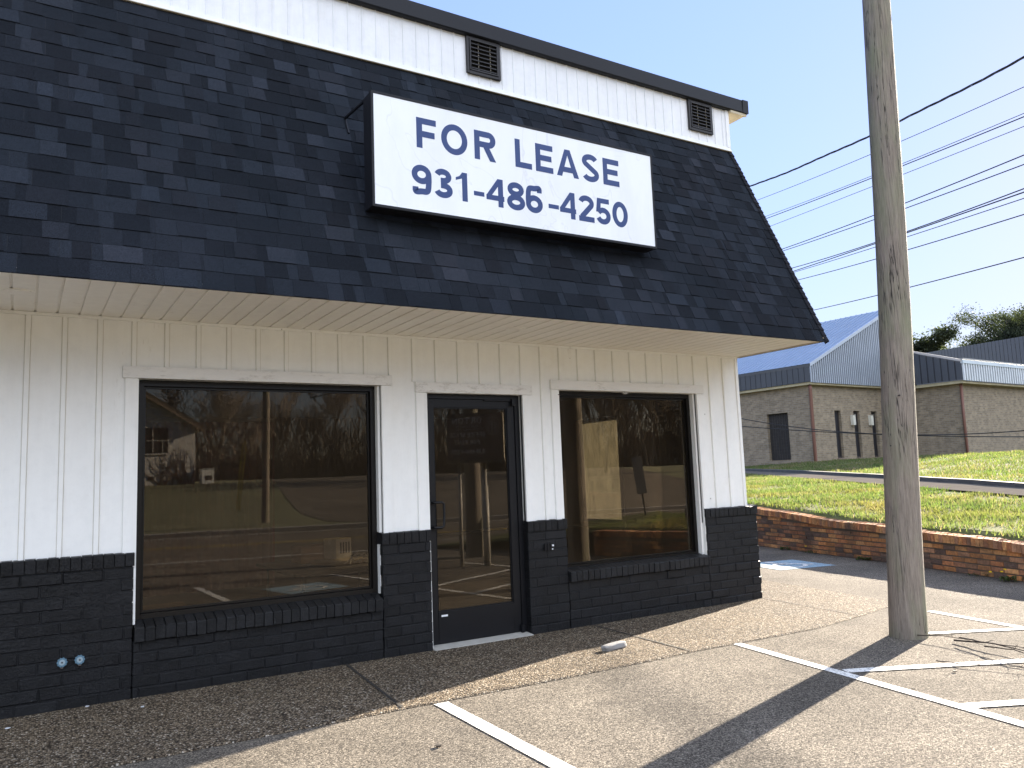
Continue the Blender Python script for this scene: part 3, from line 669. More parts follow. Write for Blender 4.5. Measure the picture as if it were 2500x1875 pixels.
# small bracket on the brick column beside the door
wb_ = thing('wall_bracket', 'small black metal bracket on the brick column between the door and right window', 'bracket', (4.33, -.005, .80))
b = MB(); b.box(-.055, -.047, -.012, .0, -.03, .035); b.box(-.022, -.012, -.012, 0, -.03, .035); b.box(.012, .020, -.012, 0, -.03, .035); b.box(-.047, .03, -.005, 0, -.028, .03); b.build('prongs', M_BLACK, wb_)
b = MB(); b.tube([(.04, -.016, .012), (.04, .002, .012)], .010, 8); b.tube([(.035, -.014, -.022), (.035, .002, -.022)], .007, 8); b.build('screw', M_SIGNF, wb_)
# --- soffit: grooved boards running out from the wall
sf = MB(); x = XL; xg = .049-.1372*60
while xg < XL: xg += .1372
sf.box(XL, 7.10, -1.16, .04, TOPZ+.010, TOPZ+.02)
a = XL
while a < 7.10:
    b = min(xg-.0065, 7.098)
    if b > a: sf.prism([(a, TOPZ+.0099), (a+.002, TOPZ), (b-.002, TOPZ), (b, TOPZ+.0099)], -1.158, .03, 'y')
    # rounded V between boards
    if xg < 7.08: sf.prism([(xg-.0065, TOPZ+.008), (xg-.003, TOPZ+.004), (xg+.003, TOPZ+.004), (xg+.0065, TOPZ+.008), (xg+.0065, TOPZ+.0119), (xg-.0065, TOPZ+.0119)], -1.15, .03, 'y') if False else None
    a = xg+.0065; xg += .1372
sf.build('soffit', M_SOFF, B)
st = MB(); st.box(7.098, 7.125, -1.165, .035, TOPZ-.010, TOPZ+.03, 0); st.build('soffit_end_trim', M_CREAM, B)
for lx, lab in ((-.045, 'round white soffit downlight at the far left edge of the photo'), (3.672, 'round white soffit downlight above the door')):
    L_ = thing('soffit_downlight', lab, 'ceiling light', (lx, -.61, TOPZ), 'round soffit lights')
    m1 = MB(); m1.prism([(.088*math.cos(a), .088*math.sin(a)) for a in np.linspace(0, 2*math.pi, 29)[:-1]], -.004, .0005, 'z'); m1.build('cover_ring', M_SOFF, L_)
    m2 = MB(); m2.prism([(.060*math.cos(a), .060*math.sin(a)) for a in np.linspace(0, 2*math.pi, 25)[:-1]], -.007, -.0038, 'z'); m2.build('lens', M_SOFF, L_)
# --- mansard: courses of laminated shingles, real thickness
E0 = Vector((0, -1.172, 2.762)); E1 = Vector((0, -.050, 5.245)); SL = E1-E0; SLn = SL.length-.004; U = SL.normalized(); NRM = Vector((0, -U.z, U.y))
def rp(x, s, o): p = E0+U*s+NRM*o; return (x, p.y, p.z)
deck = MB(); XR = 7.165
deck.mesh([rp(XL, 0, 0), rp(XR, 0, 0), rp(XR, SLn, 0), rp(XL, SLn, 0), rp(XL, 0, -.018), rp(XR, 0, -.018), rp(XR, SLn, -.05), rp(XL, SLn, -.05)],
          [(0, 1, 2, 3), (1, 5, 6, 2), (4, 5, 1, 0), (7, 6, 5, 4)], 0, (.012, .013, .016))
deck.build('roof_deck', M_BLACK, B)
sh = MB(); NC = 20; ex = SLn/NC
def tab(x0, x1, s0, s1, t, taper, col, sag=0.0):
    # wedge: thick at the lower (exposed) edge
    tb = t; a0, a1 = x0-taper*rnd.uniform(0, 1), x1+taper*rnd.uniform(0, 1)
    d0 = rnd.uniform(-.0035, .003)+sag; d1 = rnd.uniform(-.002, .002)+sag
    vs = [rp(a0, s0+d0, tb), rp(a1, s0+d1, tb), rp(x1, s1, tb*.35), rp(x0, s1, tb*.35), rp(a0, s0+d0, 0), rp(a1, s0+d1, 0), rp(x1, s1, 0), rp(x0, s1, 0)]
    sh.mesh(vs, [(0, 1, 2, 3), (4, 5, 1, 0), (5, 6, 2, 1), (7, 4, 0, 3)], 0, col)
def scol():
    r = rnd.random()
    if r < .16: k = rnd.uniform(.042, .056)
    elif r < .45: k = rnd.uniform(.030, .044)
    else: k = rnd.uniform(.020, .030)
    h_ = rnd.random(); return (k*(.47+.05*h_), k*.60, k*(.78-.04*h_))
for c in range(NC):
    s0 = c*ex+(.0 if c else -.012); s1 = (c+1)*ex+.012; x = XL-rnd.uniform(0, .3)
    while x < XR:              # base laminate pieces
        w = rnd.uniform(.09, .34); k = rnd.uniform(.017, .038); b = min(x+w, XR+.0)
        if b-x > .01: tab(x+.0008, b-.0012, s0, s1, .0060+rnd.uniform(-.0006, .0006), 0, (k*.53, k*.66, k*.84))
        x += w
    x = XL+rnd.uniform(0, .3)
    while x < XR-.1:           # raised tabs
        w = rnd.uniform(.07, .24); gap = rnd.uniform(.04, .26); b = min(x+w, XR-.004)
        if rnd.random() < .8: tab(x, b, s0+.001, s1, .0105, rnd.choice((0, .008, .016, -.010)), scol())
        x += w+gap
sh.build('shingle_roof', M_SHIN, B)
# hip/rake end: closing wall and ragged shingle edge
rk = MB(); rk.face([(7.160, -1.172, 2.762), (7.160, .05, 2.762), (7.160, .05, 5.245), (7.160, -.05, 5.245)]); rk.face([(7.155, -1.15, 2.765), (7.155, -.05, 5.235), (7.155, .04, 5.235), (7.155, .04, 2.765)])
rk.build('rake_wall', M_FASC, B)
rc = MB()
for i in range(2*NC):
    s0 = i*ex/2; t = rnd.uniform(.012, .020); vs = [rp(XR-.06, s0, t), rp(XR+rnd.uniform(.006, .016), s0-.006, t-.002), rp(XR+.004, s0+ex/2+.02, .006), rp(XR-.06, s0+ex/2+.02, .010)]
    vs += [rp(XR+.004, s0-.006, -.045), rp(XR+.002, s0+ex/2+.02, -.045), rp(XR-.06, s0, 0)]; k = rnd.uniform(.02, .035)
    rc.mesh(vs, [(0, 1, 2, 3), (1, 4, 5, 2), (0, 6, 4, 1)], 0, (k*.7, k*.7, k*.8))
rc.build('rake_shingles', M_SHIN, B)
# --- upper wall
uw = MB(); YU = -.046; uw.box(XL, 7.15, YU, YU+.06, 5.235, 5.775); uw.build('upper_siding', M_UP, B)
ub = MB(); x = .009+.1335*(-50)+.1
while x < 7.12:
    if x > XL: ub.box(x-.0035, x+.0035, YU-.009, YU-.0002, 5.29, 5.770)
    x += .1335
ub.build('seam_rib', M_UP, B)
ut = MB(); ut.prism([(YU-.002, 5.246), (YU-.028, 5.250), (YU-.026, 5.262), (YU-.012, 5.272), (YU-.010, 5.300), (YU-.002, 5.300)], XL, 7.158, 'x'); ut.box(7.105, 7.158, YU-.014, YU-.002, 5.301, 5.770)
ut.build('base_trim', M_UP, B)
fl = MB(); fl.prism([(YU-.031, 5.243), (YU-.031, 5.247), (YU, 5.2455), (YU, 5.243)], XL, 7.16, 'x'); fl.build('flashing', M_CREAM, B)
fa = MB(); fa.prism([(YU-.045, 5.765), (YU-.062, 5.775), (YU-.060, 5.925), (YU+.05, 5.935), (YU+.05, 5.765)], XL, 7.45, 'x')
fa.prism([(YU-.066, 5.768), (YU-.069, 5.93), (YU-.06, 5.93), (YU-.057, 5.768)], 7.36, 7.455, 'x'); fa.box(7.43, 7.456, YU+.05, 9.0, 5.765, 5.93)
fa.build('fascia', M_FASC, B)
es = MB(); es.prism([(7.158, 5.755), (7.44, 5.755), (7.44, 5.764), (7.158, 5.764)], YU-.03, 9.0, 'y'); es.box(7.16, 7.43, YU-.052, YU-.03, 5.735, 5.764)
es.build('eave_soffit', M_CREAM, B)
ev = MB(); ev.box(7.145, 7.160, YU+.061, 9.0, 5.25, 5.755); ev.build('upper_end_wall', M_UP, B)
rf = MB(); rf.box(XL, 7.44, YU+.051, 9.0, 5.90, 5.925); rf.build('flat_roof', M_FASC, B)
bw = MB(); bw.box(XL, 7.12, 8.95, 9.1, 0, 5.9); bw.box(XL-.1, XL-.001, .0, 9.1, 0, 5.9); bw.build('rear_wall', M_INW, B)
def louver(x0, x1, z0, z1, lab):
    v = frame(B, x0, x1, z0, z1, .026, YU-.030, YU-.001, M_VENT, 'louver_vent'); v['label'] = lab
    i = frame(v, x0+.030, x1-.030, z0+.030, z1-.028, .014, YU-.036, YU-.004, M_VENT, 'inner_frame')
    d = MB(); d.box(x0+.036, x1-.036, YU-.0035, YU-.001, z0+.036, z1-.036); d.build('void', M_DARK, v)
    s = MB(); n = 7
    for k in range(n):
        z = z0+.060+(z1-z0-.125)*k/(n-1)*.98; s.prism([(YU-.034, z-.008), (YU-.032, z+.0), (YU-.006, z+.026), (YU-.008, z+.019)], x0+.046, x1-.046, 'x')
    s.build('slat', M_VENT, v)
louver(3.572, 3.952, 5.385, 5.765, 'larger-looking grey louver vent above the lease sign'); louver(6.487, 6.867, 5.400, 5.765, 'grey louver vent near the right end of the roof')
# --- interior shell
iw = MB(); iw.box(XL, 7.02, 6.8, 6.9, 0, 2.62); iw.box(6.96, 7.02, .22, 2.10, 0, 2.62); iw.box(6.96, 7.02, 3.06, 6.8, 0, 2.62); iw.box(6.96, 7.02, 2.10, 3.06, 0, .80); iw.box(6.96, 7.02, 2.10, 3.06, 2.27, 2.62)
iw.box(-1.2, -1.1, .2, 6.8, 0, 2.62); iw.build('interior_wall', M_INW, B)
fo = MB(); fo.box(XL, 7.02, .17, 6.9, .0, .03); fo.build('interior_floor', M_INF, B)
ce = MB(); ce.box(XL, 7.02, .17, 6.9, 2.60, 2.64); ce.build('interior_ceiling', M_INC, B)
dv = MB(); dv.box(XL, 7.1, .192, .22, 0, .53); 
for a, b in ((XL, .729), (2.66, 3.098), (4.113, 4.545), (6.41, 7.0)): dv.box(a, b, .192, .22, .53, 2.60)
dv.build('interior_face', M_INW, B)
for k in (): pass
sw = MB(); 
for (y0, y1, z0, z1) in ((2.04, 2.10, .74, 2.33), (3.06, 3.40, .74, 2.33), (2.10, 3.06, .74, .80), (2.10, 3.06, 2.27, 2.33)): sw.box(6.935, 6.959, y0, y1, z0, z1)
s1 = sw.build('side_window', M_INW, B)
sf2 = MB(); 
for (y0, y1, z0, z1) in ((2.10, 2.145, .80, 2.27), (3.015, 3.06, .80, 2.27), (2.145, 3.015, .80, .845), (2.145, 3.015, 2.225, 2.27)): sf2.box(6.98, 7.06, y0, y1, z0, z1)
sf2.build('frame', M_BRONZE, s1)
g = MB(); g.box(7.02, 7.024, 2.14, 3.02, .84, 2.23); g.build('pane', M_SGL, s1)
ss_ = MB(); ss_.box(6.87, 6.96, 2.02, 3.42, .715, .739); ss_.build('sill', M_CREAM, s1)

# --- things inside, seen through the glass
def carton(x, y, z, w, d, h, rot, col, lab, marks=False):
    t = thing('cardboard_box', lab, 'box', (x, y, z), 'boxes on the table behind the large window'); t.rotation_euler = (0, 0, rot)
    m = MB(); m.box(-w/2, w/2, -d/2, d/2, 0, h, 0, col); m.build('carton', M_COL, t, bevel=.004)
    tp = MB(); tp.box(-w/2-.001, w/2+.001, -.025, .025, h*.7, h+.0015, 0, tuple(c*1.15 for c in col)); tp.build('tape', M_COL, t)
    if marks:
        mk = MB()
        for i in range(4): mk.box(-w*.25+.035*i, -w*.25+.02+.035*i, -d/2-.0015, -d/2, h*.25, h*.8, 0, (.05, .04, .04))
        mk.build('printing', M_COL, t)
tb = thing('folding_table', 'dark folding table with boxes just behind the large window', 'table', (2.72, 1.5, .03))
m = MB(); m.box(-.6, .6, -.70, .72, .62, .65, 0, (.05, .035, .025)); m.build('tabletop', M_COL, tb, bevel=.005)
for sx in (-.5, .5):
    for sy_ in (-.6, .62): m = MB(); m.tube([(sx, sy_, 0), (sx, sy_, .62)], .014, 8, 0, (.05, .05, .05)); m.build('leg', M_COL, tb)
carton(2.80, 1.62, .722, .20, .20, .20, .35, (.72, .73, .74), 'white printed box standing at the right end of the table behind the large window', True)
carton(2.60, 1.85, .681, .34, .26, .17, .1, (.40, .25, .14), 'brown cardboard box lying beside the white box behind the large window')
carton(2.78, 1.45, .681, .46, .42, .04, .3, (.40, .33, .24), 'flat open carton at the right end of the table behind the large window')
bg_ = MB(); 
for i in range(14): 
    a = rnd.uniform(0, 6.28); bg_.tube([(2.86+.1*math.cos(a), 1.12+.08*math.sin(a), .70+rnd.uniform(0, .08)), (2.87+.1*math.cos(a+1), 1.14+.08*math.sin(a+1), .73+rnd.uniform(0, .08)), (2.81+.12*math.cos(a+2), 1.12+.08*math.sin(a+2), .70)], .004, 4, 0, (.7, .7, .7))
tag(bg_.build('crumpled_wire', M_COL), 'crumpled pale wire beside the boxes behind the large window', 'wire')
cu = MB(); prev = None
for i in range(60):
    x = 1.35+i*.03; y = 5.2+.05*math.sin(i*1.1); p = [(x, y, .1), (x, y, 2.4)]
    if prev: cu.mesh([prev[0], p[0], p[1], prev[1], (prev[0][0], prev[0][1]+.01, .1), (p[0][0], p[0][1]+.01, .1), (p[1][0], p[1][1]+.01, 2.4), (prev[1][0], prev[1][1]+.01, 2.4)], [(0, 1, 2, 3), (7, 6, 5, 4), (3, 2, 6, 7)], 0, (.34, .14, .12))
    prev = p
tag(cu.build('curtain', M_COL), 'dull red hanging curtain deep in the room behind the large window', 'curtain')
pt_ = MB(); pt_.box(.45, .62, 2.0, 2.15, .03, 2.6, 0, (.34, .25, .15)); tag(pt_.build('interior_post', M_COL), 'tan square post inside at the left of the large window', 'post')
ds_ = thing('desk', 'low wooden desk top behind the lower left corner of the large window', 'desk', (.95, .62, .03))
m = MB(); m.box(-.35, .25, -.25, .35, .47, .50, 0, (.40, .24, .12)); m.build('desktop', M_COL, ds_); m = MB(); m.box(-.32, -.28, -.22, .3, 0, .47, 0, (.2, .12, .07)); m.build('side_panel', M_COL, ds_); m = MB(); m.box(.18, .22, -.22, .3, 0, .47, 0, (.2, .12, .07)); m.build('side_panel', M_COL, ds_)

# --- lease sign box
SG = thing('lease_sign', 'white box sign in a black frame on the mansard reading FOR LEASE 931-486-4250', 'sign', (3.615, -.90, 3.55))
sx0, sx1, sz0, sz1, sf_, sbk = -1.41, 1.41, .0, .915, -.098, .065
m = MB(); m.box(sx0, sx1, sf_+.012, sbk, sz0, sz1); m.build('cabinet', M_FASC, SG, bevel=.004)
fr_ = MB(); w = .018
for (a, b, c, d) in ((sx0-.003, sx0+w, sz0-.003, sz1+.003), (sx1-w, sx1+.003, sz0-.003, sz1+.003), (sx0+w, sx1-w, sz0-.003, sz0+w), (sx0+w, sx1-w, sz1-w, sz1+.003)): fr_.box(a, b, sf_-.004, sf_+.03, c, d)
fr_.build('frame', M_FASC, SG, bevel=.002)
m = MB(); m.box(sx0+w, sx1-w, sf_-.0005, sf_+.005, sz0+w, sz1-w); m.build('face', M_SIGNF, SG)
def glyph(ch, bold=.012):
    cu_ = bpy.data.curves.new('glyph', 'FONT'); cu_.body = ch; cu_.size = 1; cu_.offset = bold; cu_.resolution_u = 5; cu_.extrude = .002
    o = bpy.data.objects.new('glyph', cu_); COL.objects.link(o); dg = bpy.context.evaluated_depsgraph_get(); dg.update()
    me = bpy.data.meshes.new_from_object(o.evaluated_get(dg)); vs = [tuple(v.co) for v in me.vertices]; fs = [tuple(p.vertices) for p in me.polygons]
    bpy.data.objects.remove(o); bpy.data.curves.remove(cu_); bpy.data.meshes.remove(me); return vs, fs
def put(mb, ch, x0, x1, z0, z1, y, T=None, bold=.012, thick=.0012, col=(1, 1, 1)):
    vs, fs = glyph(ch, bold); xs_ = [v[0] for v in vs]; ys_ = [v[1] for v in vs]
    mx, my = min(xs_), min(ys_); wx, wy = max(xs_)-mx, max(ys_)-my
    out = [(x0+(v[0]-mx)/wx*(x1-x0), y-(thick if v[2] > 0 else 0), z0+(v[1]-my)/wy*(z1-z0)) for v in vs]
    if T: out = [T(*p) for p in out]
    mb.mesh(out, fs, 0, col)
def stroke_font(ch, W_, H, t):
    """plain grotesque capitals and digits as stroke ribbons; returns list of polygons (each list of (x,z))"""
    out = []; h_ = t/2
    def rib(P, closed=False, th=t):
        P = [Vector(p) for p in P]; n = len(P); L = []; Rr = []
        for i, p in enumerate(P):
            a = P[i-1] if (i or closed) else p; b = P[(i+1) % n] if (i < n-1 or closed) else p
            d = ((p-a).normalized() if (p-a).length else Vector((0, 0)))+((b-p).normalized() if (b-p).length else Vector((0, 0))); d.normalize(); nn = Vector((-d.y, d.x))*th/2; L.append(p+nn); Rr.append(p-nn)
        q = []
        for i in range(n if closed else n-1): j = (i+1) % n; q.append([L[i], L[j], Rr[j], Rr[i]])
        out.append(q)
    def arc(cx, cz, rx, rz, a0, a1, n=22): return [(cx+rx*math.cos(R(a0+(a1-a0)*i/n)), cz+rz*math.sin(R(a0+(a1-a0)*i/n))) for i in range(n+1)]
    def poly(P): out.append([[Vector(p) for p in P]])
    def spl(P, n=8):
        P = [Vector(p) for p in P]; Q = [2*P[0]-P[1]]+P+[2*P[-1]-P[-2]]; o = []
        for i in range(1, len(Q)-2):
            for k in range(n):
                u = k/n; a, b, c, d = Q[i-1:i+3]; o.append(.5*((2*b)+(c-a)*u+(2*a-5*b+4*c-d)*u*u+(3*b-a-3*c+d)*u**3))
        return o+[P[-1]]
    bar = lambda x0, x1, z0, z1: poly([(x0, z0), (x1, z0), (x1, z1), (x0, z1)])
    if ch in 'FLE':
        bar(0, t, 0, H)
        if ch in 'FE': bar(0, W_, H-t, H)
        if ch == 'F': bar(0, W_*.92, H*.47-h_, H*.47+h_)
        if ch == 'E': bar(0, W_*.92, H*.51-h_, H*.51+h_)
        if ch in 'LE': bar(0, W_, 0, t)
    elif ch in 'O0': rib(arc(W_/2, H/2, W_/2-h_, H/2-h_, 0, 360, 36)[:-1], True)
    elif ch == 'R':
        bar(0, t, 0, H); r = (H*.56-t)/2; cx = W_-h_-r*.95
        rib([(0, H-h_), (cx, H-h_)]+arc(cx, H-h_-r, r*.95, r, 85, -85)+[(cx, H-h_-2*r), (0, H-h_-2*r)]); poly([(W_*.40, H*.47), (W_*.40+t*1.12, H*.47), (W_, 0), (W_-t*1.15, 0)])
    elif ch == 'A':
        poly([(0, 0), (t*1.08, 0), (W_/2+t*.12, H*.86), (W_/2+t*.5, H), (W_/2-t*.56, H)]); poly([(W_, 0), (W_-t*1.08, 0), (W_/2-t*.12, H*.86), (W_/2-t*.5, H), (W_/2+t*.56, H)]); bar(W_*.22, W_*.78, H*.26-h_*.95, H*.26+h_*.95)
    elif ch == 'S':
        rib(arc(W_/2, H*.738, W_/2-h_*1.15, H*.262-h_, 22, 232)+arc(W_/2, H*.267, W_/2-h_, H*.267-h_, 52, -160))
    elif ch == '8':
        rib(arc(W_/2, H*.735, W_*.455-h_, H*.265-h_, 0, 360, 30)[:-1], True); rib(arc(W_/2, H*.275, W_/2-h_, H*.285-h_, 0, 360, 30)[:-1], True)
    elif ch in '69':
        P1 = arc(W_/2, H*.325, W_/2-h_, H*.325-h_, 0, 360, 30)[:-1]; P2 = spl([(W_-h_*1.25, H*.76), (W_*.80, H*.915), (W_*.53, H-h_), (W_*.22, H*.86), (h_*1.02, H*.58), (h_, H*.33)])
        f = (lambda p: (W_-p[0], H-p[1])) if ch == '9' else (lambda p: (p[0], p[1]))
        rib([f(p) for p in P1], True); rib([f(p) for p in P2])
    elif ch == '3':
        rib(arc(W_*.48, H*.742, W_*.46-h_, H*.258-h_, 165, -88)+[(W_*.36, H*.742-H*.258+h_)]); rib([(W_*.36, H*.532-h_)]+arc(W_*.49, H*.266, W_*.50-h_, H*.266-h_, 88, -163))
    elif ch == '1': bar(W_-t, W_, 0, H); poly([(W_-t*.9, H), (W_-t*.9, H*.79), (0, H*.70), (0, H*.80), (W_*.32, H*.86), (W_-t*.9, H)][:6])
    elif ch == '4':
        x = W_*.66; bar(x, x+t, 0, H); bar(0, W_, H*.215, H*.215+t*.9); poly([(0, H*.215+t*.5), (0, H*.37), (x-t*.05, H), (x+t*.5, H), (x+t*.5, H*.86), (t*.75, H*.30)])
    elif ch == '2':
        rib(arc(W_/2, H*.71, W_/2-h_, H*.29-h_, 168, -28)+[(h_*1.2, t*.8)]); bar(0, W_, 0, t)
    elif ch == '5':
        w = W_; bar(w*.13, w*.93, H-t*.95, H); poly([(w*.13, H), (w*.13+t*.9, H), (w*.07+t*.85, H*.46), (w*.03, H*.46)]); rib(arc(w*.5, H*.325, w*.5-h_, H*.325-h_, 150, -158))
    elif ch == '-': bar(0, W_, 0, H)
    return out
def put2(mb, ch, x0, x1, z0, z1, y, t):
    for lv, quads in enumerate(stroke_font(ch, x1-x0, z1-z0, t)):
        for q in quads:
            yy = y-.0004-.0004*lv; mb.face([(x0+p[0], yy, z0+p[1]) for p in q])
LINE1 = [('F', 2.580, 2.753), ('O', 2.797, 3.036), ('R', 3.100, 3.303), ('L', 3.493, 3.660), ('E', 3.700, 3.880), ('A', 3.918, 4.156), ('S', 4.193, 4.382), ('E', 4.430, 4.614)]
LINE2 = [('9', 2.531, 2.702), ('3', 2.723, 2.889), ('1', 2.918, 3.023), ('-', 3.081, 3.179), ('4', 3.198, 3.369), ('8', 3.396, 3.574), ('6', 3.583, 3.754), ('-', 3.814, 3.922), ('4', 3.933, 4.106), ('2', 4.136, 4.306), ('5', 4.323, 4.491), ('0', 4.513, 4.693)]
for c, a, b in LINE1: t1 = MB(); put2(t1, c, a-3.615, b-3.615, (4.081 if c not in 'OS' else 4.077)-3.55, (4.331 if c not in 'OS' else 4.335)-3.55, sf_-.0007, .051); t1.build('letter', M_NAVY, SG)
for c, a, b in LINE2:
    z0, z1 = (3.700, 3.941) if c != '-' else (3.767, 3.805)
    t2 = MB(); put2(t2, c, a-3.615, b-3.615, z0-3.55, z1-3.55, sf_-.0007, .049); t2.build('letter', M_NAVY, SG)
for bx in (-1.40, 1.40):
    m = MB(); m.tube([(bx, .05, .90), (bx, .505, .945)], .012, 4); m.tube([(bx, .505, .945), (bx, .42, .78)], .010, 4); m.build('bracket', M_FASC, SG)
# --- valve wheels on the brick
for vx, lab in ((.272, 'left of the two pale blue scalloped valve handles on the black brick'), (.379, 'right of the two pale blue scalloped valve handles on the black brick')):
    V = thing('valve_handle', lab, 'valve', (vx, -.002, .331+.003*(vx > .3)), 'water valve handles on the black brick')
    out = [(.031*(1+.09*math.cos(10*a))*math.cos(a), .031*(1+.09*math.cos(10*a))*math.sin(a)) for a in np.linspace(0, 2*math.pi, 61)[:-1]]
    m = MB(); m.prism(out, -.028, -.020, 'y', 0, (.09, .17, .23)); m.build('wheel', M_COL, V, bevel=.0015)
    m = MB(); m.prism([(.019*math.cos(a), .019*math.sin(a)) for a in np.linspace(0, 2*math.pi, 25)[:-1]], -.030, -.0281, 'y', 0, (.26, .34, .38)); m.build('hub', M_COL, V)
    m = MB(); m.tube([(0, -.033, 0), (0, -.027, 0)], .006, 8, 0, (.05, .04, .04)); m.build('screw', M_COL, V)
    m = MB(); m.tube([(0, -.02, 0), (0, .003, 0)], .010, 8, 0, (.12, .13, .14)); m.tube([(0, -.010, -.005), (0, -.012, -.042)], .009, 8, 0, (.13, .11, .10)); m.build('stem', M_COL, V)

# ================================================================== POLE, WIRES, SMALL THINGS OUTSIDE
def utility_pole(x, y, z, h, r0, r1, lx, ly, lab, arms=False, seed=1, grp=None):
    P_ = thing('utility_pole', lab, 'utility pole', (x, y, z), grp); rg = random.Random(seed)
    mb = MB(); nz, na = 70, 40; vs = []; fs = []
    for i in range(nz+1):
        t = i/nz; zz = h*t; cx, cy2 = lx*t+.012*math.sin(t*7), ly*t+.010*math.sin(t*9+1); r = r0+(r1-r0)*t
        r *= 1+.05*max(0, 1-zz/.5)
        for k in range(na):
            a = 2*math.pi*k/na; q = Vector((math.cos(a)*1.6, math.sin(a)*1.6, zz*.55)); rr = r*(1+.035*noise.noise(q+Vector((seed, 0, 0)))+.03*noise.noise(Vector((math.cos(a)*7, math.sin(a)*7, zz*.25))))
            vs.append((cx+rr*math.cos(a), cy2+rr*math.sin(a), zz))
    for i in range(nz):
        for k in range(na): fs.append((i*na+k, i*na+(k+1) % na, (i+1)*na+(k+1) % na, (i+1)*na+k))
    fs.append(tuple(range(nz*na, (nz+1)*na))); mb.mesh(vs, fs); mb.build('shaft', M_WOOD, P_, smooth=True)
    if arms:
        m = MB(); m.box(lx-1.1, lx+1.1, ly+r1, ly+r1+.1, h-.5, h-.38); m.build('crossarm', M_WOOD, P_)
        m = MB()
        for k in (-1.0, -.5, .5, 1.0): m.tube([(lx+k, ly+r1+.05, h-.38), (lx+k, ly+r1+.05, h-.24)], .035, 8)
        m.build('insulator', M_CONC, P_)
    return P_
pole = utility_pole(6.50, -2.225, 0, 9.2, .147, .098, .20, -.29, 'thick weathered grey wooden pole standing on the asphalt at the right of the photo', False, 3)
m = MB(); m.tube([(-.137, -.075, 1.62), (-.155, -.09, 1.62)], .006, 6); m.build('nail', M_WIRE, pole); m = MB(); m.tube([(-.06, -.142, 2.05), (-.065, -.160, 2.05)], .006, 6); m.build('nail', M_WIRE, pole)
def wire(p, q, sag, r, lab, ext=(0, 0), twist=False, grp='overhead wires against the sky'):
    p, q = Vector(p), Vector(q); d = q-p; a, b = -ext[0], 1+ext[1]; pts = []
    n = 160 if twist else 60
    for i in range(n+1):
        t = a+(b-a)*i/n; c = p+d*t; c.z -= sag*4*t*(1-t)
        pts.append(c)
    m = MB()
    if twist:
        for ph in (0, 2.1, 4.2):
            m.tube([c+Vector((math.cos(i*.9+ph)*r*1.1, 0, math.sin(i*.9+ph)*r*1.1+.008*math.sin(i*.45))) for i, c in enumerate(pts)], r*.8, 5)
    else: m.tube(pts, r*1.15, 5)
    return tag(m.build('overhead_wire', M_WIRE), lab, 'wire', grp)
far = 'thin overhead wire beyond the pole'
wire((16.86, 8.09, 9.16), (13.7, -.44, 7.93), .12, .013, 'thickest twisted service cable, highest of the overhead wires', (1.8, 1.2), True)
for p, q, sg, r, lab in (
    ((35.65, 23.86, 16.76), (26.37, 5.27, 12.97), .10, .012, 'thin single wire, second from the top'),
    ((36.09, 23.73, 15.82), (26.39, 5.37, 12.15), .08, .011, 'upper wire of the close bundle of thin wires in the middle'),
    ((36.14, 23.71, 15.70), (26.40, 5.38, 12.05), .05, .018, 'lower, thicker wire of the close bundle in the middle'),
    ((36.33, 23.66, 15.25), (26.41, 5.42, 11.75), .02, .011, 'thin wire just under the close bundle'),
    ((36.98, 23.44, 13.93), (26.43, 5.53, 10.86), .08, .019, 'upper wire of the dark pair meeting the roof edge halfway down'),
    ((37.05, 23.41, 13.83), (26.44, 5.56, 10.57), .06, .017, 'lower wire of the dark pair meeting the roof edge halfway down'),
    ((37.53, 23.25, 12.83), (26.46, 5.65, 9.82), .12, .019, 'upper wire of the three that nearly touch beyond the pole'),
    ((37.65, 23.20, 12.67), (26.46, 5.66, 9.71), .02, .021, 'middle and thickest wire of the three that nearly touch beyond the pole'),
    ((37.70, 23.18, 12.61), (26.47, 5.69, 9.52), .04, .014, 'lowest, thinnest wire of the three that nearly touch beyond the pole'),
    ((37.89, 23.12, 12.15), (26.48, 5.75, 9.02), .07, .017, 'second lowest sky wire'),
    ((38.74, 22.84, 10.40), (26.52, 5.91, 7.69), .05, .018, 'lowest sky wire, passing just above the metal roof of the brick building')):
    wire(p, q, sg, r, lab, (2.5, 1.5))
wire((20.71, 12.46, 3.14), (23.47, 4.98, 2.22), .29, .013, 'upper sagging cable crossing in front of the tan brick building', (.6, .5), grp='low cables in front of the tan brick building')
wire((20.72, 12.49, 2.89), (23.48, 5.0, 2.05), .09, .013, 'lower cable crossing in front of the tan brick building', (.6, .5), grp='low cables in front of the tan brick building')
# broken stone on the walkway
bm = bmesh.new(); bmesh.ops.create_icosphere(bm, subdivisions=4, radius=1)
for v in bm.verts:
    c = v.co; k = .86+.10*noise.noise(c*1.3)+.05*noise.noise(c*4); L1 = max(abs(c.x)**5+abs(c.y)**5+abs(c.z)**5, 1e-6)**.2
    v.co = Vector((c.x/L1*.150, c.y/L1*.045, c.z/L1*.030))*k
me = bpy.data.meshes.new('stone'); bm.to_mesh(me); bm.free(); me.materials.append(M_ROCK)
o = bpy.data.objects.new('stone', me); COL.objects.link(o); o.location = (4.29, -.99, .036); o.rotation_euler = (0, R(-2), R(8)); me.shade_smooth()
tag(o, 'pale broken piece of concrete lying on the sunlit walkway edge', 'stone')
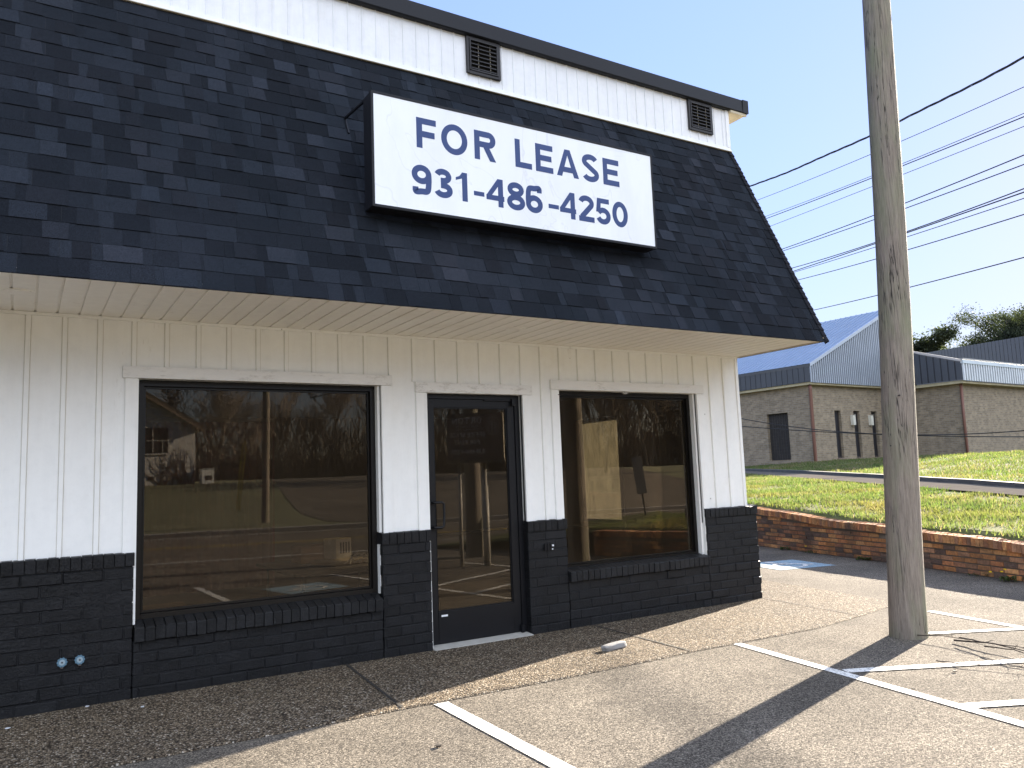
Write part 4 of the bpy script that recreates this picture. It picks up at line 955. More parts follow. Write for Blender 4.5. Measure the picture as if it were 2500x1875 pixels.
# twigs at the right edge
def twig(name, base, pts, r, subs, lab, seed):
    T_ = thing(name, lab, 'branch', base, 'broken twigs on the asphalt'); rg = random.Random(seed); m = MB()
    n = 12; P0 = [Vector(p) for p in pts]
    def along(t):
        f = t*(len(P0)-1); i = min(int(f), len(P0)-2); return P0[i].lerp(P0[i+1], f-i)
    main = [along(i/n)+Vector((rg.uniform(-1, 1), rg.uniform(-1, 1), rg.uniform(-.3, .6)))*.006 for i in range(n+1)]
    m.tube(main, [r*(1-.75*i/n) for i in range(n+1)], 6); m.build('stem', M_BARK, T_)
    for k in range(subs):
        t = rg.uniform(.2, .95); a = along(t); d = (P0[-1]-P0[0]).normalized(); ang = rg.choice((-1, 1))*rg.uniform(.5, 1.1); dd = Matrix.Rotation(ang, 3, 'Z') @ d; l = rg.uniform(.04, .14)
        s_ = MB(); s_.tube([a, a+dd*l*.5+Vector((0, 0, rg.uniform(0, .03))), a+dd*l+Vector((rg.uniform(-.02, .02), rg.uniform(-.02, .02), rg.uniform(0, .05)))], [r*.4, r*.3, r*.15], 5); s_.build('side_twig', M_BARK, T_)
    return T_
twig('fallen_twig', (6.55, -2.62, .018), [(-.02, .02, 0), (-.06, -.25, .03), (-.12, -.55, .03), (-.25, -.95, .01)], .0075, 4, 'thickest dark twig of the small heap right of the pole', 1)
twig('fallen_twig', (6.50, -2.66, .035), [(.0, .0, .02), (-.10, -.26, .03), (-.15, -.52, .05), (-.20, -.95, .02)], .006, 3, 'straight dark twig lying across the small heap right of the pole', 2)
twig('fallen_twig', (6.42, -2.42, .02), [(.0, .07, .02), (.04, -.12, .035), (.02, -.30, .04), (-.10, -.60, .03)], .0048, 2, 'thin bent twig whose tip points towards the foot of the pole', 3)
twig('fallen_twig', (5.83, -2.93, .01), [(-.02, .06, .0), (-.03, -.15, .012), (.12, -.42, .02), (.15, -.75, .02)], .0042, 4, 'thin forked twig lying alone nearest the camera', 4)
twig('fallen_twig', (6.30, -3.05, .03), [(.03, .10, .02), (-.05, -.15, .05), (-.1, -.4, .02), (-.3, -.7, .0)], .0055, 4, 'twiggy brush end at the right edge of the photo', 5)
# little debris on the asphalt and walk
for (x, y, z, s_, lab) in ((5.62, -3.12, .006, .018, 'dark crumb of bark near the middle hatch line'), (2.02, -2.28, .006, .024, 'dark leaf scrap at the bottom centre of the asphalt'), (5.00, -3.20, .006, .016, 'dark leaf crumb beside the stall line'), (6.0, -3.42, .006, .02, 'dark leaf crumb under the forked twig')):
    m = MB(); n = 7; pr = [(s_*(.5+.5*rnd.random())*math.cos(6.283*i/n), s_*(.4+.5*rnd.random())*math.sin(6.283*i/n)) for i in range(n)]; m.prism(pr, 0, s_*.35, 'z', 0, (.03, .022, .016)); o = m.build('leaf_litter', M_COL); o.location = (x, y, z); tag(o, lab, 'leaf', 'dark scraps on the asphalt')
for (x, y, lab) in ((.43, -.03, 'largest white paint chip at the foot of the black brick'), (-.03, -.28, 'white paint chip at the bottom left corner of the walkway'), (.75, -.30, 'tiny white chip on the shaded walkway below the large window')):
    m = MB(); m.prism([(.016*rnd.uniform(.6, 1.2)*math.cos(i), .012*rnd.uniform(.6, 1.2)*math.sin(i)) for i in range(6)], 0, .004, 'z', 0, (.6, .62, .66)); o = m.build('paint_chip', M_COL); o.location = (x, y, .014); tag(o, lab, 'paint chip', 'white chips on the walkway')
# weeds at the wall foot
def weed(x, y, n, h, lab, fl=0, seed=1, z=0):
    T_ = thing('weed', lab, 'plant', (x, y, z), 'weeds along the foot of the retaining wall'); rg = random.Random(seed); m = MB()
    for i in range(n):
        a = rg.uniform(0, 6.28); l = h*rg.uniform(.5, 1.2); w = .012*rg.uniform(.6, 1.3); bx, by = rg.uniform(-.12, .12), rg.uniform(-.05, .05)*1.0; t = Vector((math.cos(a), math.sin(a), 0)); s_ = Vector((-t.y, t.x, 0))*w
        b0 = Vector((bx*-.29, bx*.957, 0))+Vector((by, 0, 0)); mid = b0+t*l*.5+Vector((0, 0, l*.6)); tip = b0+t*l*1.1+Vector((0, 0, l*.45))
        m.face([b0, mid-s_, tip, mid+s_], 0, (rg.uniform(.4, .9),)*3)
    m.build('leaf', M_GRASS, T_)
    for i in range(fl):
        f = MB(); a = rg.uniform(0, 6.28); p = Vector((.05*math.cos(a)-.03, .08*math.sin(a)+.06*i, h*rg.uniform(.9, 1.5)))
        f.prism([(p.x+.017*math.cos(k*.785), p.y+.017*math.sin(k*.785)) for k in range(8)], p.z, p.z+.012, 'z', 0, (.75, .50, .01)); f.build('dandelion_flower', M_COL, T_)
weed(10.20, -1.16, 34, .10, 'leafy weed with yellow dandelion flowers at the wall foot, right edge of the photo', 3, 1)
weed(10.42, -.68, 14, .06, 'small low weed at the wall foot left of the dandelions', 0, 2)
weed(11.13, 1.46, 46, .085, 'flat green weed patch at the wall foot just left of the pole', 0, 3)
weed(11.52, 2.75, 22, .08, 'spiky weed at the wall foot midway between pole and shop corner', 1, 4)
weed(11.72, 3.42, 40, .08, 'grassy weed tuft at the wall foot nearest the shop corner', 0, 5)

# ================================================================== TAN BRICK BUILDING BEHIND
a3 = R(3.0)
A = thing('brick_building', 'long tan brick building with slit windows and a blue-grey metal roof, behind the pole', 'building', (30.3, 17.2, 1.3)); A.rotation_euler = (0, 0, a3)
DG = (.060, .066, .080); LG = (.34, .39, .46); RB = (.20, .27, .40)
zb = lambda z: z-1.3
m = MB()
def wall_open(m, axis, u0, u1, z0, z1, v0, v1, opens):
    """wall slab with real openings; axis 'x': runs along local x at y v0..v1"""
    us = sorted(opens); u = u0
    bx = (lambda a, b, c, d: m.box(a, b, v0, v1, c, d)) if axis == 'x' else (lambda a, b, c, d: m.box(v0, v1, a, b, c, d))
    for (a, b, c, d) in us:
        bx(u, a, z0, z1); bx(a, b, z0, c); bx(a, b, d, z1); u = b
    bx(u, u1, z0, z1)
wall_open(m, 'y', .0, 26, -.3, zb(5.13), .0, .3, [(1.27, 2.45, zb(1.80), zb(3.99))])
slits = [(1.72, 2.22), (3.22, 3.72), (4.68, 5.18)]
wall_open(m, 'x', .301, 6.6, -.3, zb(5.13), .0, .3, [(a, b, zb(1.79), zb(4.0)) for a, b in slits])
m.box(.301, 12, 25.7, 26, -.3, zb(5.1)); m.box(6.45, 6.9, .3, 26, -.3, zb(5.13))
m.build('wall', M_TBR, A)
d = MB(); d.box(.16, .19, 1.27, 2.45, zb(1.80), zb(3.99), 0, (.030, .026, .024))
for i in range(9): d.box(.14, .16, 1.27+i*.14, 1.285+i*.14, zb(1.82), zb(3.97), 0, (.05, .045, .042))
for i in range(14): d.box(.142, .158, 1.28, 2.44, zb(1.9+i*.15), zb(1.91+i*.15), 0, (.045, .04, .038))
d.build('mesh_door', M_COL, A)
for a, b in slits:
    w = MB(); w.box(a, b, .16, .2, zb(1.79), zb(4.0), 0, (.022, .022, .026)); wo = w.build('window', M_METC, A)
    f = MB(); 
    for (p, q, c, d_) in ((a, a+.05, zb(1.79), zb(4)), (b-.05, b, zb(1.79), zb(4)), (a+.05, b-.05, zb(3.93), zb(4)), (a+.05, b-.05, zb(1.79), zb(1.86))): f.box(p, q, .12, .158, c, d_, 0, (.06, .05, .045))
    f.build('frame', M_METC, wo)
    s_ = MB(); s_.box(a-.03, b+.03, -.03, .12, zb(1.70), zb(1.788), 0, (.22, .17, .13)); s_.build('sill', M_COL, wo)
for x in (2.93, 4.40):
    l = MB(); l.box(x, x+.2, -.16, -.001, zb(3.31), zb(3.80), 0, (.62, .60, .52)); lo = l.build('wall_lantern', M_COL, A, bevel=.01)
    l = MB(); l.box(x-.01, x+.21, -.17, -.16, zb(3.78), zb(3.83), 0, (.2, .18, .15)); l.build('cap', M_COL, lo)
# rib cladding helper (real ribs) : strip from u0..u1 with top function
def ribs(m, u0, u1, zbot, ztop, pitch, depth, place, c1, c2, duty=.5):
    u = u0
    while u < u1-.01:
        a, b = u, min(u+pitch*duty, u1)
        q = lambda uu, o, z: place(uu, o, z)
        for (p0, p1, o) in ((a, b, depth), (b, min(u+pitch, u1), 0)):
            if p1-p0 < .005: continue
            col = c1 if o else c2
            m.mesh([q(p0, o, zbot(p0)), q(p1, o, zbot(p1)), q(p1, o, ztop(p1)), q(p0, o, ztop(p0))], [(0, 1, 2, 3)], 0, col)
            if o: m.mesh([q(p0, 0, zbot(p0)), q(p0, o, zbot(p0)), q(p0, o, ztop(p0)), q(p0, 0, ztop(p0)), q(p1, 0, zbot(p1)), q(p1, o, zbot(p1)), q(p1, o, ztop(p1)), q(p1, 0, ztop(p1))], [(0, 1, 2, 3), (5, 4, 7, 6)], 0, c1)
        u += pitch
# fascia band along the left (west) face
ov = .28
m = MB(); ribs(m, -.28, 26, lambda u: zb(5.24), lambda u: zb(5.92), .30, .02, lambda u, o, z: (-ov-o, u, z), DG, (.045, .05, .06), .9)
m.box(-ov-.035, -ov+.0, -.30, 26, zb(5.92), zb(6.05), 0, (.08, .085, .095)); m.build('metal_fascia', M_BLUEMET, A)
m = MB(); m.box(-.24, .0, -.24, 26, zb(5.12), zb(5.235), 0, (.46, .40, .26)); m.box(.001, 6.6, -.24, 0, zb(5.12), zb(5.235), 0, (.46, .40, .26)); m.build('eave_trim', M_COL, A)
# gable-like ribbed face, rising to the right
top = lambda u: zb(6.02)+(u+ov)*(3.05/6.7)
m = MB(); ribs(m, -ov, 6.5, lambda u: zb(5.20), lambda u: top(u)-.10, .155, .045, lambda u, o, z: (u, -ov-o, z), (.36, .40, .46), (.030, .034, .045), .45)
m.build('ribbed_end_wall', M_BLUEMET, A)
m = MB(); m.mesh([(-ov-.05, -ov-.07, top(-ov)-.12), (6.6, -ov-.07, top(6.6)-.12), (6.6, -ov-.07, top(6.6)+.03), (-ov-.05, -ov-.07, top(-ov)+.03), (-ov-.05, -ov+.02, top(-ov)+.03), (6.6, -ov+.02, top(6.6)+.03)], [(0, 1, 2, 3), (3, 2, 5, 4)], 0, (.42, .47, .54)); m.build('rake_trim', M_BLUEMET, A)
m = MB(); v = -ov
rk_n = 88
for i in range(rk_n):
    v0 = -ov+i*.30; v1 = v0+.26
    m.mesh([(-ov-.06, v0, zb(6.05)), (6.6, v0, top(6.6)+.02), (6.6, v1, top(6.6)+.02), (-ov-.06, v1, zb(6.05))], [(0, 1, 2, 3)], 0, (.19, .25, .35))
    h_ = .035; m.mesh([(-ov-.06, v1, zb(6.05)), (6.6, v1, top(6.6)+.02), (6.6, v1+.012, top(6.6)+.02+h_), (-ov-.06, v1+.012, zb(6.05)+h_), (6.6, v1+.04, top(6.6)+.02), (-ov-.06, v1+.04, zb(6.05))], [(0, 1, 2, 3), (3, 2, 4, 5)], 0, (.20, .28, .42))
m.mesh([(6.6, -ov, zb(5.2)), (6.6, 26, zb(5.2)), (6.6, 26, top(6.6)), (6.6, -ov, top(6.6))], [(0, 1, 2, 3)], 0, DG)
m.build('ribbed_roof', M_BLUEMET, A)
m = MB(); m.tube([(3.1, 12, zb(7.5)), (3.1, 12, zb(7.95))], .03, 6, 0, (.5, .52, .55)); m.build('vent_pipe', M_METC, A)
m = MB(); m.tube([(-.10, -.10, zb(5.15)), (-.09, -.10, zb(4.9)), (-.07, -.07, zb(3)), (-.07, -.07, .1), (.05, -.2, .02)], .075, 8); m.build('downspout', M_COPPER, A, smooth=True)
# right wing
Wg = thing('brick_building_wing', 'tan brick wing with white-ribbed metal parapet, right of the pole', 'building', (36.7, 14.0, 1.2)); Wg.rotation_euler = (0, 0, a3)
zw = lambda z: z-1.2
m = MB(); m.box(0, 16, 0, 10, -.3, zw(4.98)); m.build('wall', M_TBR, Wg)
m = MB(); tl_ = lambda v: zw(5.93)+max(0, v+.3)*.33; 
ribs(m, -.36, 5, lambda u: zw(5.13), tl_, .32, .03, lambda u, o, z: (-.36-o, u, z), DG, (.028, .03, .038), .82); m.build('side_parapet', M_BLUEMET, Wg)
m = MB(); m.mesh([(-.42, -.40, tl_(-.36)+.0), (-.42, 5, tl_(5)), (-.42, 5, tl_(5)+.10), (-.42, -.40, tl_(-.36)+.10), (-.28, 5, tl_(5)+.10), (-.28, -.40, tl_(-.36)+.10)], [(0, 3, 2, 1), (3, 5, 4, 2)], 0, (.5, .47, .45)); m.build('parapet_cap', M_BLUEMET, Wg)
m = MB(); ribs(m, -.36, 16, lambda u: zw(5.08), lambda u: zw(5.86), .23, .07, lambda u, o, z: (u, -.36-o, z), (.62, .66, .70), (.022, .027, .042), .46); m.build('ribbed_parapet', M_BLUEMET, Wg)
m = MB(); m.box(-.40, 16, -.45, -.33, zw(5.86), zw(6.02), 0, (.55, .62, .68)); m.box(-.40, 16, -.47, -.30, zw(6.05), zw(6.09), 0, (.4, .4, .4)); m.build('gutter', M_BLUEMET, Wg)
m = MB(); m.box(-.30, -.001, -.3, 10, zw(4.97), zw(5.10), 0, (.46, .40, .26)); m.box(0, 16, -.30, -.001, zw(4.97), zw(5.06), 0, (.46, .40, .26)); m.build('eave_trim', M_COL, Wg)
m = MB(); m.tube([(-.08, -.1, zw(5.0)), (-.08, -.08, zw(3.2)), (-.04, -.07, zw(1.8)), (.15, -.3, zw(1.55))], .065, 8); m.build('downspout', M_COPPER, Wg, smooth=True)
m = MB(); m.mesh([(-.3, -.3, zw(5.9)), (16, -.3, zw(5.9)), (16, 10, zw(8.0)), (-.3, 10, zw(8.0))], [(0, 1, 2, 3)], 0, DG); m.build('roof', M_BLUEMET, Wg)
# white standpipe in the grass
m = MB(); m.tube([(0, 0, 0), (.03, 0, .36)], .035, 8, 0, (.75, .75, .72)); o = m.build('standpipe', M_COL, smooth=True); o.location = (36.2, 11.2, terr(36.2, 11.2)); tag(o, 'short white pipe sticking out of the grass in front of the right wing', 'pipe')
# tall dark hall behind
H_ = thing('metal_hall', 'tall plain dark grey metal wall rising behind the right wing', 'building', (66, 26, 1.6)); 
pA, pB = Vector((71.85, 36.6, 11.6)), Vector((61.2, 19.5, 10.2)); dH = (pB-pA); m = MB(); nS = 40
for i in range(-4, nS+18):
    t0, t1 = i/nS, (i+.92)/nS
    for (s_, e_, o_) in ((t0, t1, 0), (t1, (i+1)/nS, .06)):
        a, b = pA+dH*s_, pA+dH*e_; nn = Vector((dH.y, -dH.x, 0)).normalized()*-o_
        m.mesh([(a.x+nn.x, a.y+nn.y, 0), (b.x+nn.x, b.y+nn.y, 0), (b.x+nn.x, b.y+nn.y, b.z), (a.x+nn.x, a.y+nn.y, a.z)], [(0, 1, 2, 3)], 0, (.075, .082, .105))
w1 = m.build('ribbed_wall', M_BLUEMET); m = MB(); c0 = pA+dH*-.1; c1 = pA+dH*1.45; back = Vector((dH.y, -dH.x, 0)).normalized()*-14
back = back if back.x > 0 else -back
m.mesh([c0, c1, c1+back+Vector((0, 0, 1)), c0+back+Vector((0, 0, 1)), (c0+back).to_3d()*1, (c1+back)], [(0, 1, 2, 3)], 0, DG)
m.mesh([(c0.x, c0.y, 0), c0, c0+back+Vector((0, 0, 1)), (c0.x+back.x, c0.y+back.y, 0)], [(0, 1, 2, 3)], 0, DG); w2 = m.build('roof', M_BLUEMET); adopt(H_, w1, w2)

# ================================================================== TREES
def crown_tree(name, loc, h, spread, seed, lab, dens=1.0, grp='trees behind the metal hall', trunk_h=.35, leaf=.16, skew=0.0):
    T_ = thing(name, lab, 'tree', loc, grp); rg = random.Random(seed); tm = MB(); tips = []
    def br(p, d, l, r, lev):
        n = 4; pts = [p]; 
        for i in range(n): d = (d+Vector((rg.uniform(-1, 1), rg.uniform(-1, 1), rg.uniform(-.3, .7)))*.16).normalized(); pts.append(pts[-1]+d*l/n)
        tm.tube(pts, [r*(1-.6*i/n) for i in range(n+1)], 5 if lev < 2 else 3, cap=False)
        if lev >= 1: tips.extend(pts[1:] if lev > 1 else pts[3:])
        if lev < 3:
            for k in range((9, 6, 5)[lev]):
                f = rg.uniform(.3, 1) if lev else rg.uniform(trunk_h, 1); q = pts[min(int(f*n), n-1)].lerp(pts[min(int(f*n)+1, n)], f*n-int(f*n) if f < 1 else 1)
                a = rg.uniform(0, 6.28); out = Vector((math.cos(a), math.sin(a), 0)); nd_ = (out*rg.uniform(.6, 1.1)*spread+d*rg.uniform(.25, .8)+Vector((skew, 0, .15))).normalized()
                br(q, nd_, l*rg.uniform(.38, .6)*(1.1-.4*f if lev == 0 else 1), r*.42, lev+1)
    br(Vector((0, 0, 0)), Vector((0, 0, 1)), h*.85, h*.022, 0)
    tm.build('trunk', M_BARK, T_, smooth=True)
    cm_ = MB()
    for p in tips:
        if rg.random() > .9*dens: continue
        k_ = rg.uniform(.6, 1.35)
        cl = Vector((rg.gauss(0, .3), rg.gauss(0, .3), rg.gauss(0, .2)))*.9
        for q in range(int(15*dens)):
            c = p+cl+Vector((rg.gauss(0, 1), rg.gauss(0, 1), rg.gauss(0, .7)))*.36; a = Vector((rg.uniform(-1, 1), rg.uniform(-1, 1), rg.uniform(-.3, 1))).normalized(); b = a.orthogonal().normalized(); s_ = leaf*rg.uniform(.5, 1.3)
            b = (Matrix.Rotation(rg.uniform(0, 6.28), 3, a) @ b)
            cm_.face([c-b*s_*.35, c+a*s_, c+b*s_*.35, c-a*s_*.5], 0, (k_*rg.uniform(.8, 1.2),)*3)
    cm_.build('crown', M_NEED, T_); return T_
crown_tree('evergreen_tree', (80.5, 43.5, 2), 12.0, .9, 11, 'dark dense tree showing just right of the pole', 1.6, leaf=.22)
crown_tree('tall_tree', (85, 39.0, 2), 14.2, 1.0, 22, 'airy tree with a tall leaning top behind the middle of the metal hall', 1.35, leaf=.15)
crown_tree('tall_tree', (90, 43.5, 2), 12.2, 1.0, 25, 'lower left-hand part of the airy tree group, with a pointed side limb', 1.3, leaf=.15, skew=-.1)
crown_tree('tall_tree', (84.5, 33.3, 2), 13.2, 1.0, 31, 'airy tree at the right edge of the photo behind the metal hall', 1.35, leaf=.15)
crown_tree('tall_tree', (95, 32.5, 2), 13.6, 1.0, 37, 'tree just beyond the right edge behind the metal hall', .9, leaf=.18)

# ================================================================== ACROSS THE STREET (seen mirrored in the glass)
rdv = Vector((1, .2, 0)).normalized(); rdn = Vector((.2, -1, 0)).normalized(); rp0 = Vector((0, -9.6, 0))
def rpos(s, d, z=0): p = rp0+rdv*s+rdn*d; return (p.x, p.y, z)
RWID = 11.6
m = MB()
for i in range(30):
    s0, s1 = -90+i*8, -82+i*8; m.face([rpos(s0, 1.6, -.004), rpos(s0, RWID, -.004), rpos(s1, RWID, -.004), rpos(s1, 1.6, -.004)]); m.face([rpos(s0, .0, .0-.002), rpos(s0, 1.6, -.003), rpos(s1, 1.6, -.003), rpos(s1, .0, -.002)])
tag(m.build('street', M_ASPH), kind='structure')
def rstripe(s0, s1, d, w, mat, lab): return stripe(rpos(s0, d)[:2], rpos(s1, d)[:2], w, lab, mat, .004, 'road_line', 'painted lines on the street')
rstripe(-40, 60, 1.9, .12, M_PAINT, 'long white edge line on the near side of the street')
rstripe(-40, 60, 6.3, .12, M_YEL, 'nearer of the two yellow centre lines on the street'); rstripe(-40, 60, 6.55, .12, M_YEL, 'farther of the two yellow centre lines on the street')
for k in range(6): rstripe(-2+k*9, 1.5+k*9, 3.6, .12, M_PAINT, 'white lane dash on the near lane of the street')
rstripe(-40, 60, 10.9, .12, M_PAINT, 'white edge line on the far side of the street')
m = MB(); p = [(RWID, -.05), (RWID, .13), (RWID+.45, .135), (RWID+.45, -.05)]
n_ = 60
for i in range(n_):
    s0, s1 = -90+i*4, -86+i*4-.02; m.mesh([rpos(s0, d, z) for d, z in p]+[rpos(s1, d, z) for d, z in p], [(0, 1, 5, 4), (1, 2, 6, 5), (2, 3, 7, 6)], 0, (.3, .28, .25))
tag(m.build('far_kerb', M_COL), kind='structure')
m = MB(); dd = [RWID+.45, RWID+2, RWID+5, RWID+8, RWID+12, RWID+16, RWID+20, RWID+24, RWID+32, RWID+50, RWID+90, RWID+160]; sg_ = [-160, -90, -60, -40, -25, -10, 0, 5, 10, 15, 20, 30, 45, 60, 90, 140, 220]
for i in range(len(sg_)-1):
    for j in range(len(dd)-1):
        m.face([rpos(s, d, lawn_z(d-RWID)) for s, d in ((sg_[i], dd[j]), (sg_[i], dd[j+1]), (sg_[i+1], dd[j+1]), (sg_[i+1], dd[j]))])
M_LAWN = simple('sunlit_lawn', (.125, .125, .060), .95, 0, .55, .55, .8, .04)
tag(m.build('lawn', M_LAWN), kind='structure')
m = MB(); L0 = lambda d: 6.2+2.4*math.exp(-(d-RWID)/1.6); L1 = lambda d: 27+(d-RWID)*.1
for j in range(len(dd)-4):
    n2 = 6
    for i in range(n2):
        q = [];
        for (d, k) in ((dd[j], i), (dd[j+1], i), (dd[j+1], i+1), (dd[j], i+1)): q.append(rpos(L0(d)+(L1(d)-L0(d))*k/n2, d, lawn_z(d-RWID)+.015))
        m.face(q)
tag(m.build('side_street', M_ASPH), kind='structure')
utility_pole(7.25, -21.7, .25, 10, .14, .09, .05, .1, 'slim wooden pole on the far lawn, mirrored in the large window', True, 8, 'poles across the street')
utility_pole(7.45, -7.0, 0, 9.5, .16, .11, -.05, .0, 'stout wooden pole behind the rental sign, mirrored in the door', False, 9, 'poles across the street')
m = MB(); m.tube([(6.35, -22.0, .75), (6.55, -21.9, 3.0), (6.62, -21.9, 3.1), (6.65, -21.9, 2.9), (6.42, -22.0, .7)], .025, 5, 0, (.60, .45, .05)); tag(m.build('guy_wire_guard', M_COL), 'yellow guy wire guard beside the slim pole across the street', 'cable guard')
# white gable house
Hh = thing('white_house', 'white gable house with bare vines, mirrored at the left of the large window', 'house', (8.35, -41.2, 1.75)); Hh.rotation_euler = (0, 0, R(2))
WH = (.62, .60, .57)
m = MB(); Wd = 9.0; hw = 3.3; pk = 3.3+Wd/2*.62
m.prism([(-Wd, -.4), (0, -.4), (0, hw), (-Wd/2, pk), (-Wd, hw)], -9, 0, 'y', 0, WH); m.build('wall', M_COL, Hh)
m = MB(); ov_ = .45
for sgn in (0, 1):
    a = [(-Wd/2, pk+.05), (.45, hw-.62*.45+.05), (.45, hw-.62*.45+.23), (-Wd/2, pk+.25)] if sgn == 0 else [(-Wd/2, pk+.05), (-Wd-.45, hw-.62*.45+.05), (-Wd-.45, hw-.62*.45+.23), (-Wd/2, pk+.25)]
    m.prism(a, -9.4, .45, 'y', 0, (.09, .075, .06))
m.build('roof', M_COL, Hh)
m = MB(); m.prism([(-Wd/2, pk-.13), (.45, hw-.62*.45-.12), (.45, hw-.62*.45+.049), (-Wd/2, pk+.049)], .40, .45, 'y', 0, (.20, .155, .12)); m.build('fascia_board', M_COL, Hh)
m = MB(); m.box(-3.0, -1.45, .005, .03, 1.75, 3.2, 0, (.02, .022, .025)); wo = m.build('window', M_METC, Hh)
m = MB()
for (a, b, c, d_) in ((-3.05, -2.98, 1.7, 3.25), (-1.47, -1.40, 1.7, 3.25), (-2.98, -1.47, 3.17, 3.25), (-2.98, -1.47, 1.70, 1.78), (-2.25, -2.21, 1.78, 3.17), (-2.98, -1.47, 2.45, 2.49), (-2.75, -2.72, 1.78, 2.45), (-1.75, -1.72, 1.78, 2.45)): m.box(a, b, .031, .07, c, d_, 0, (.5, .48, .45))
m.build('frame', M_COL, wo)
m = MB(); m.box(-2.45, -2.1, .004, .02, .30, .50, 0, (.03, .03, .03)); m.build('crawl_vent', M_COL, Hh)
m = MB(); rg = random.Random(4)
for i in range(36):
    x = rg.uniform(-1.9, -.1); p = [Vector((x, .03, 0))]; d = Vector((rg.uniform(-.6, .5), 0, 1))
    for k in range(7): d = (d+Vector((rg.uniform(-.6, .6), 0, rg.uniform(-.2, .25)))).normalized(); p.append(p[-1]+d*rg.uniform(.15, .4))
    m.tube(p, [.022*(1-k/9) for k in range(8)], 3, 0, (.14, .09, .06), cap=False)
m.build('vine', M_COL, Hh)
ac = thing('white_cabinet', 'small white cabinet with a dark opening beside the white house', 'cabinet', (8.95, -41.0, 1.95)); m = MB(); m.box(-.35, .3, -.3, .3, -.2, .62, 0, (.75, .75, .72)); m.box(-.38, .33, -.34, .34, .62, .66, 0, (.7, .7, .68)); m.build('case', M_COL, ac, bevel=.01); m = MB(); m.box(-.16, .2, .301, .31, .0, .25, 0, (.03, .03, .03)); m.build('opening', M_COL, ac)

# rental sign on posts (mirrored in the door)
RS = thing('rental_sign', 'grey-brown office-for-rent cabinet sign on two pale posts, mirrored in the glass door', 'sign', (6.70, -5.45, 0)); ang = math.atan2(.50, .75)
RS.rotation_euler = (0, 0, ang)   # local +y faces the shop
SC = (.22, .185, .165)
m = MB(); m.box(-.48, .48, -.13, .13, 1.78, 2.60, 0, SC); m.build('cabinet', M_METC, RS, bevel=.02)
m = MB(); m.box(.4805, .486, -.125, .125, 1.79, 2.59, 0, (.55, .50, .40)); m.box(-.50, .50, -.15, .15, 1.745, 1.779, 0, (.3, .27, .22)); m.build('cabinet_edge', M_METC, RS)
for px in (-.30, .13):
    m = MB(); m.tube([(px, 0, 0), (px, 0, 1.745)], .035 if px < 0 else .042, 10, 0, (.50, .47, .42)); m.build('post', M_METC, RS, smooth=True)
m = MB(); m.tube([(.13, 0, 0), (.13, 0, 1.35)], .060, 10, 0, (.55, .52, .46)); m.build('post_sleeve', M_METC, RS, smooth=True)
M_RSL = simple('pale_sign_lettering', (.85, .83, .80), .5, 0, 9, .05, 0)
t = MB(); TT = lambda x, y, z: (-x, .1315-y, z)     # reads left to right for someone standing at the shop
def word(s, x0, x1, z0, z1, bold=.02):
    n = sum(.45 if c in ' ' else (.55 if c in 'I-1' else 1) for c in s); u = (x1-x0)/n; x = x0
    for c in s:
        w = u*(.45 if c == ' ' else (.55 if c in 'I-1' else 1))
        if c != ' ':
            if c == '-': put(t, c, x+w*.1, x+w*.85, z0+(z1-z0)*.42, z0+(z1-z0)*.55, 0, TT, 0, .002)
            elif c == 'I': put(t, c, x+w*.3, x+w*.6, z0, z1, 0, TT, bold, .002)
            else: put(t, c, x+w*.05, x+w*.85, z0, z1, 0, TT, bold, .002)
        x += w
word('ORTON', -.12, .40, 2.42, 2.53, .03); word('REALTY GROUP', -.06, .34, 2.355, 2.385, .0); word('OFFICE SPACE', -.17, .44, 2.19, 2.27); word('FOR RENT', -.08, .37, 2.06, 2.14); word('931-486-4250', -.16, .42, 1.90, 1.98)
t.box(*sorted((-(-.14), -(.12))), .131, .133, 2.318, 2.322); t.box(*sorted((-.17, -.42)), .131, .133, 2.318, 2.322)
t.mesh([TT(.145+.012*math.cos(i*.785), -.002, 2.32+.012*math.sin(i*.785)) for i in range(8)], [tuple(range(8))])
for i in range(24):
    a0, a1 = i*math.pi/12, (i+1)*math.pi/12; c_ = lambda r, a: TT(-.31+r*math.cos(a), -.002, 2.37+r*1.25*math.sin(a)); t.face([c_(.128, a0), c_(.128, a1), c_(.122, a1), c_(.122, a0)])
for (x, z0, z1) in ((-.40, 2.26, 2.40), (-.36, 2.24, 2.40), (-.34, 2.24, 2.47), (-.30, 2.22, 2.50), (-.28, 2.22, 2.44), (-.24, 2.26, 2.44), (-.22, 2.27, 2.38)): t.box(-x-.004, -x+.004, .131, .133, z0, z1)
for (x0, x1, z0, z1) in ((-.40, -.36, 2.40, 2.40), (-.34, -.30, 2.47, 2.50), (-.28, -.24, 2.44, 2.44)): t.face([TT(x0, -.002, z0), TT(x1, -.002, z1), TT(x1, -.002, z1-.008), TT(x0, -.002, z0-.008)])
t.build('lettering', M_RSL, RS)
# leaning traffic sign seen edge-on
LS = thing('leaning_street_sign', 'leaning street sign on a dark post seen edge-on, mirrored in the right window', 'sign', (10.9, -5.85, .1)); LS.rotation_euler = (0, R(-6), R(35))
m = MB(); m.tube([(0, 0, 0), (0, 0, 1.75)], .022, 6, 0, (.04, .04, .045)); m.build('post', M_METC, LS)
m = MB(); m.box(-.10, .10, .023, .03, .95, 1.70, 0, (.30, .30, .30)); m.build('plate', M_METC, LS, bevel=.003)
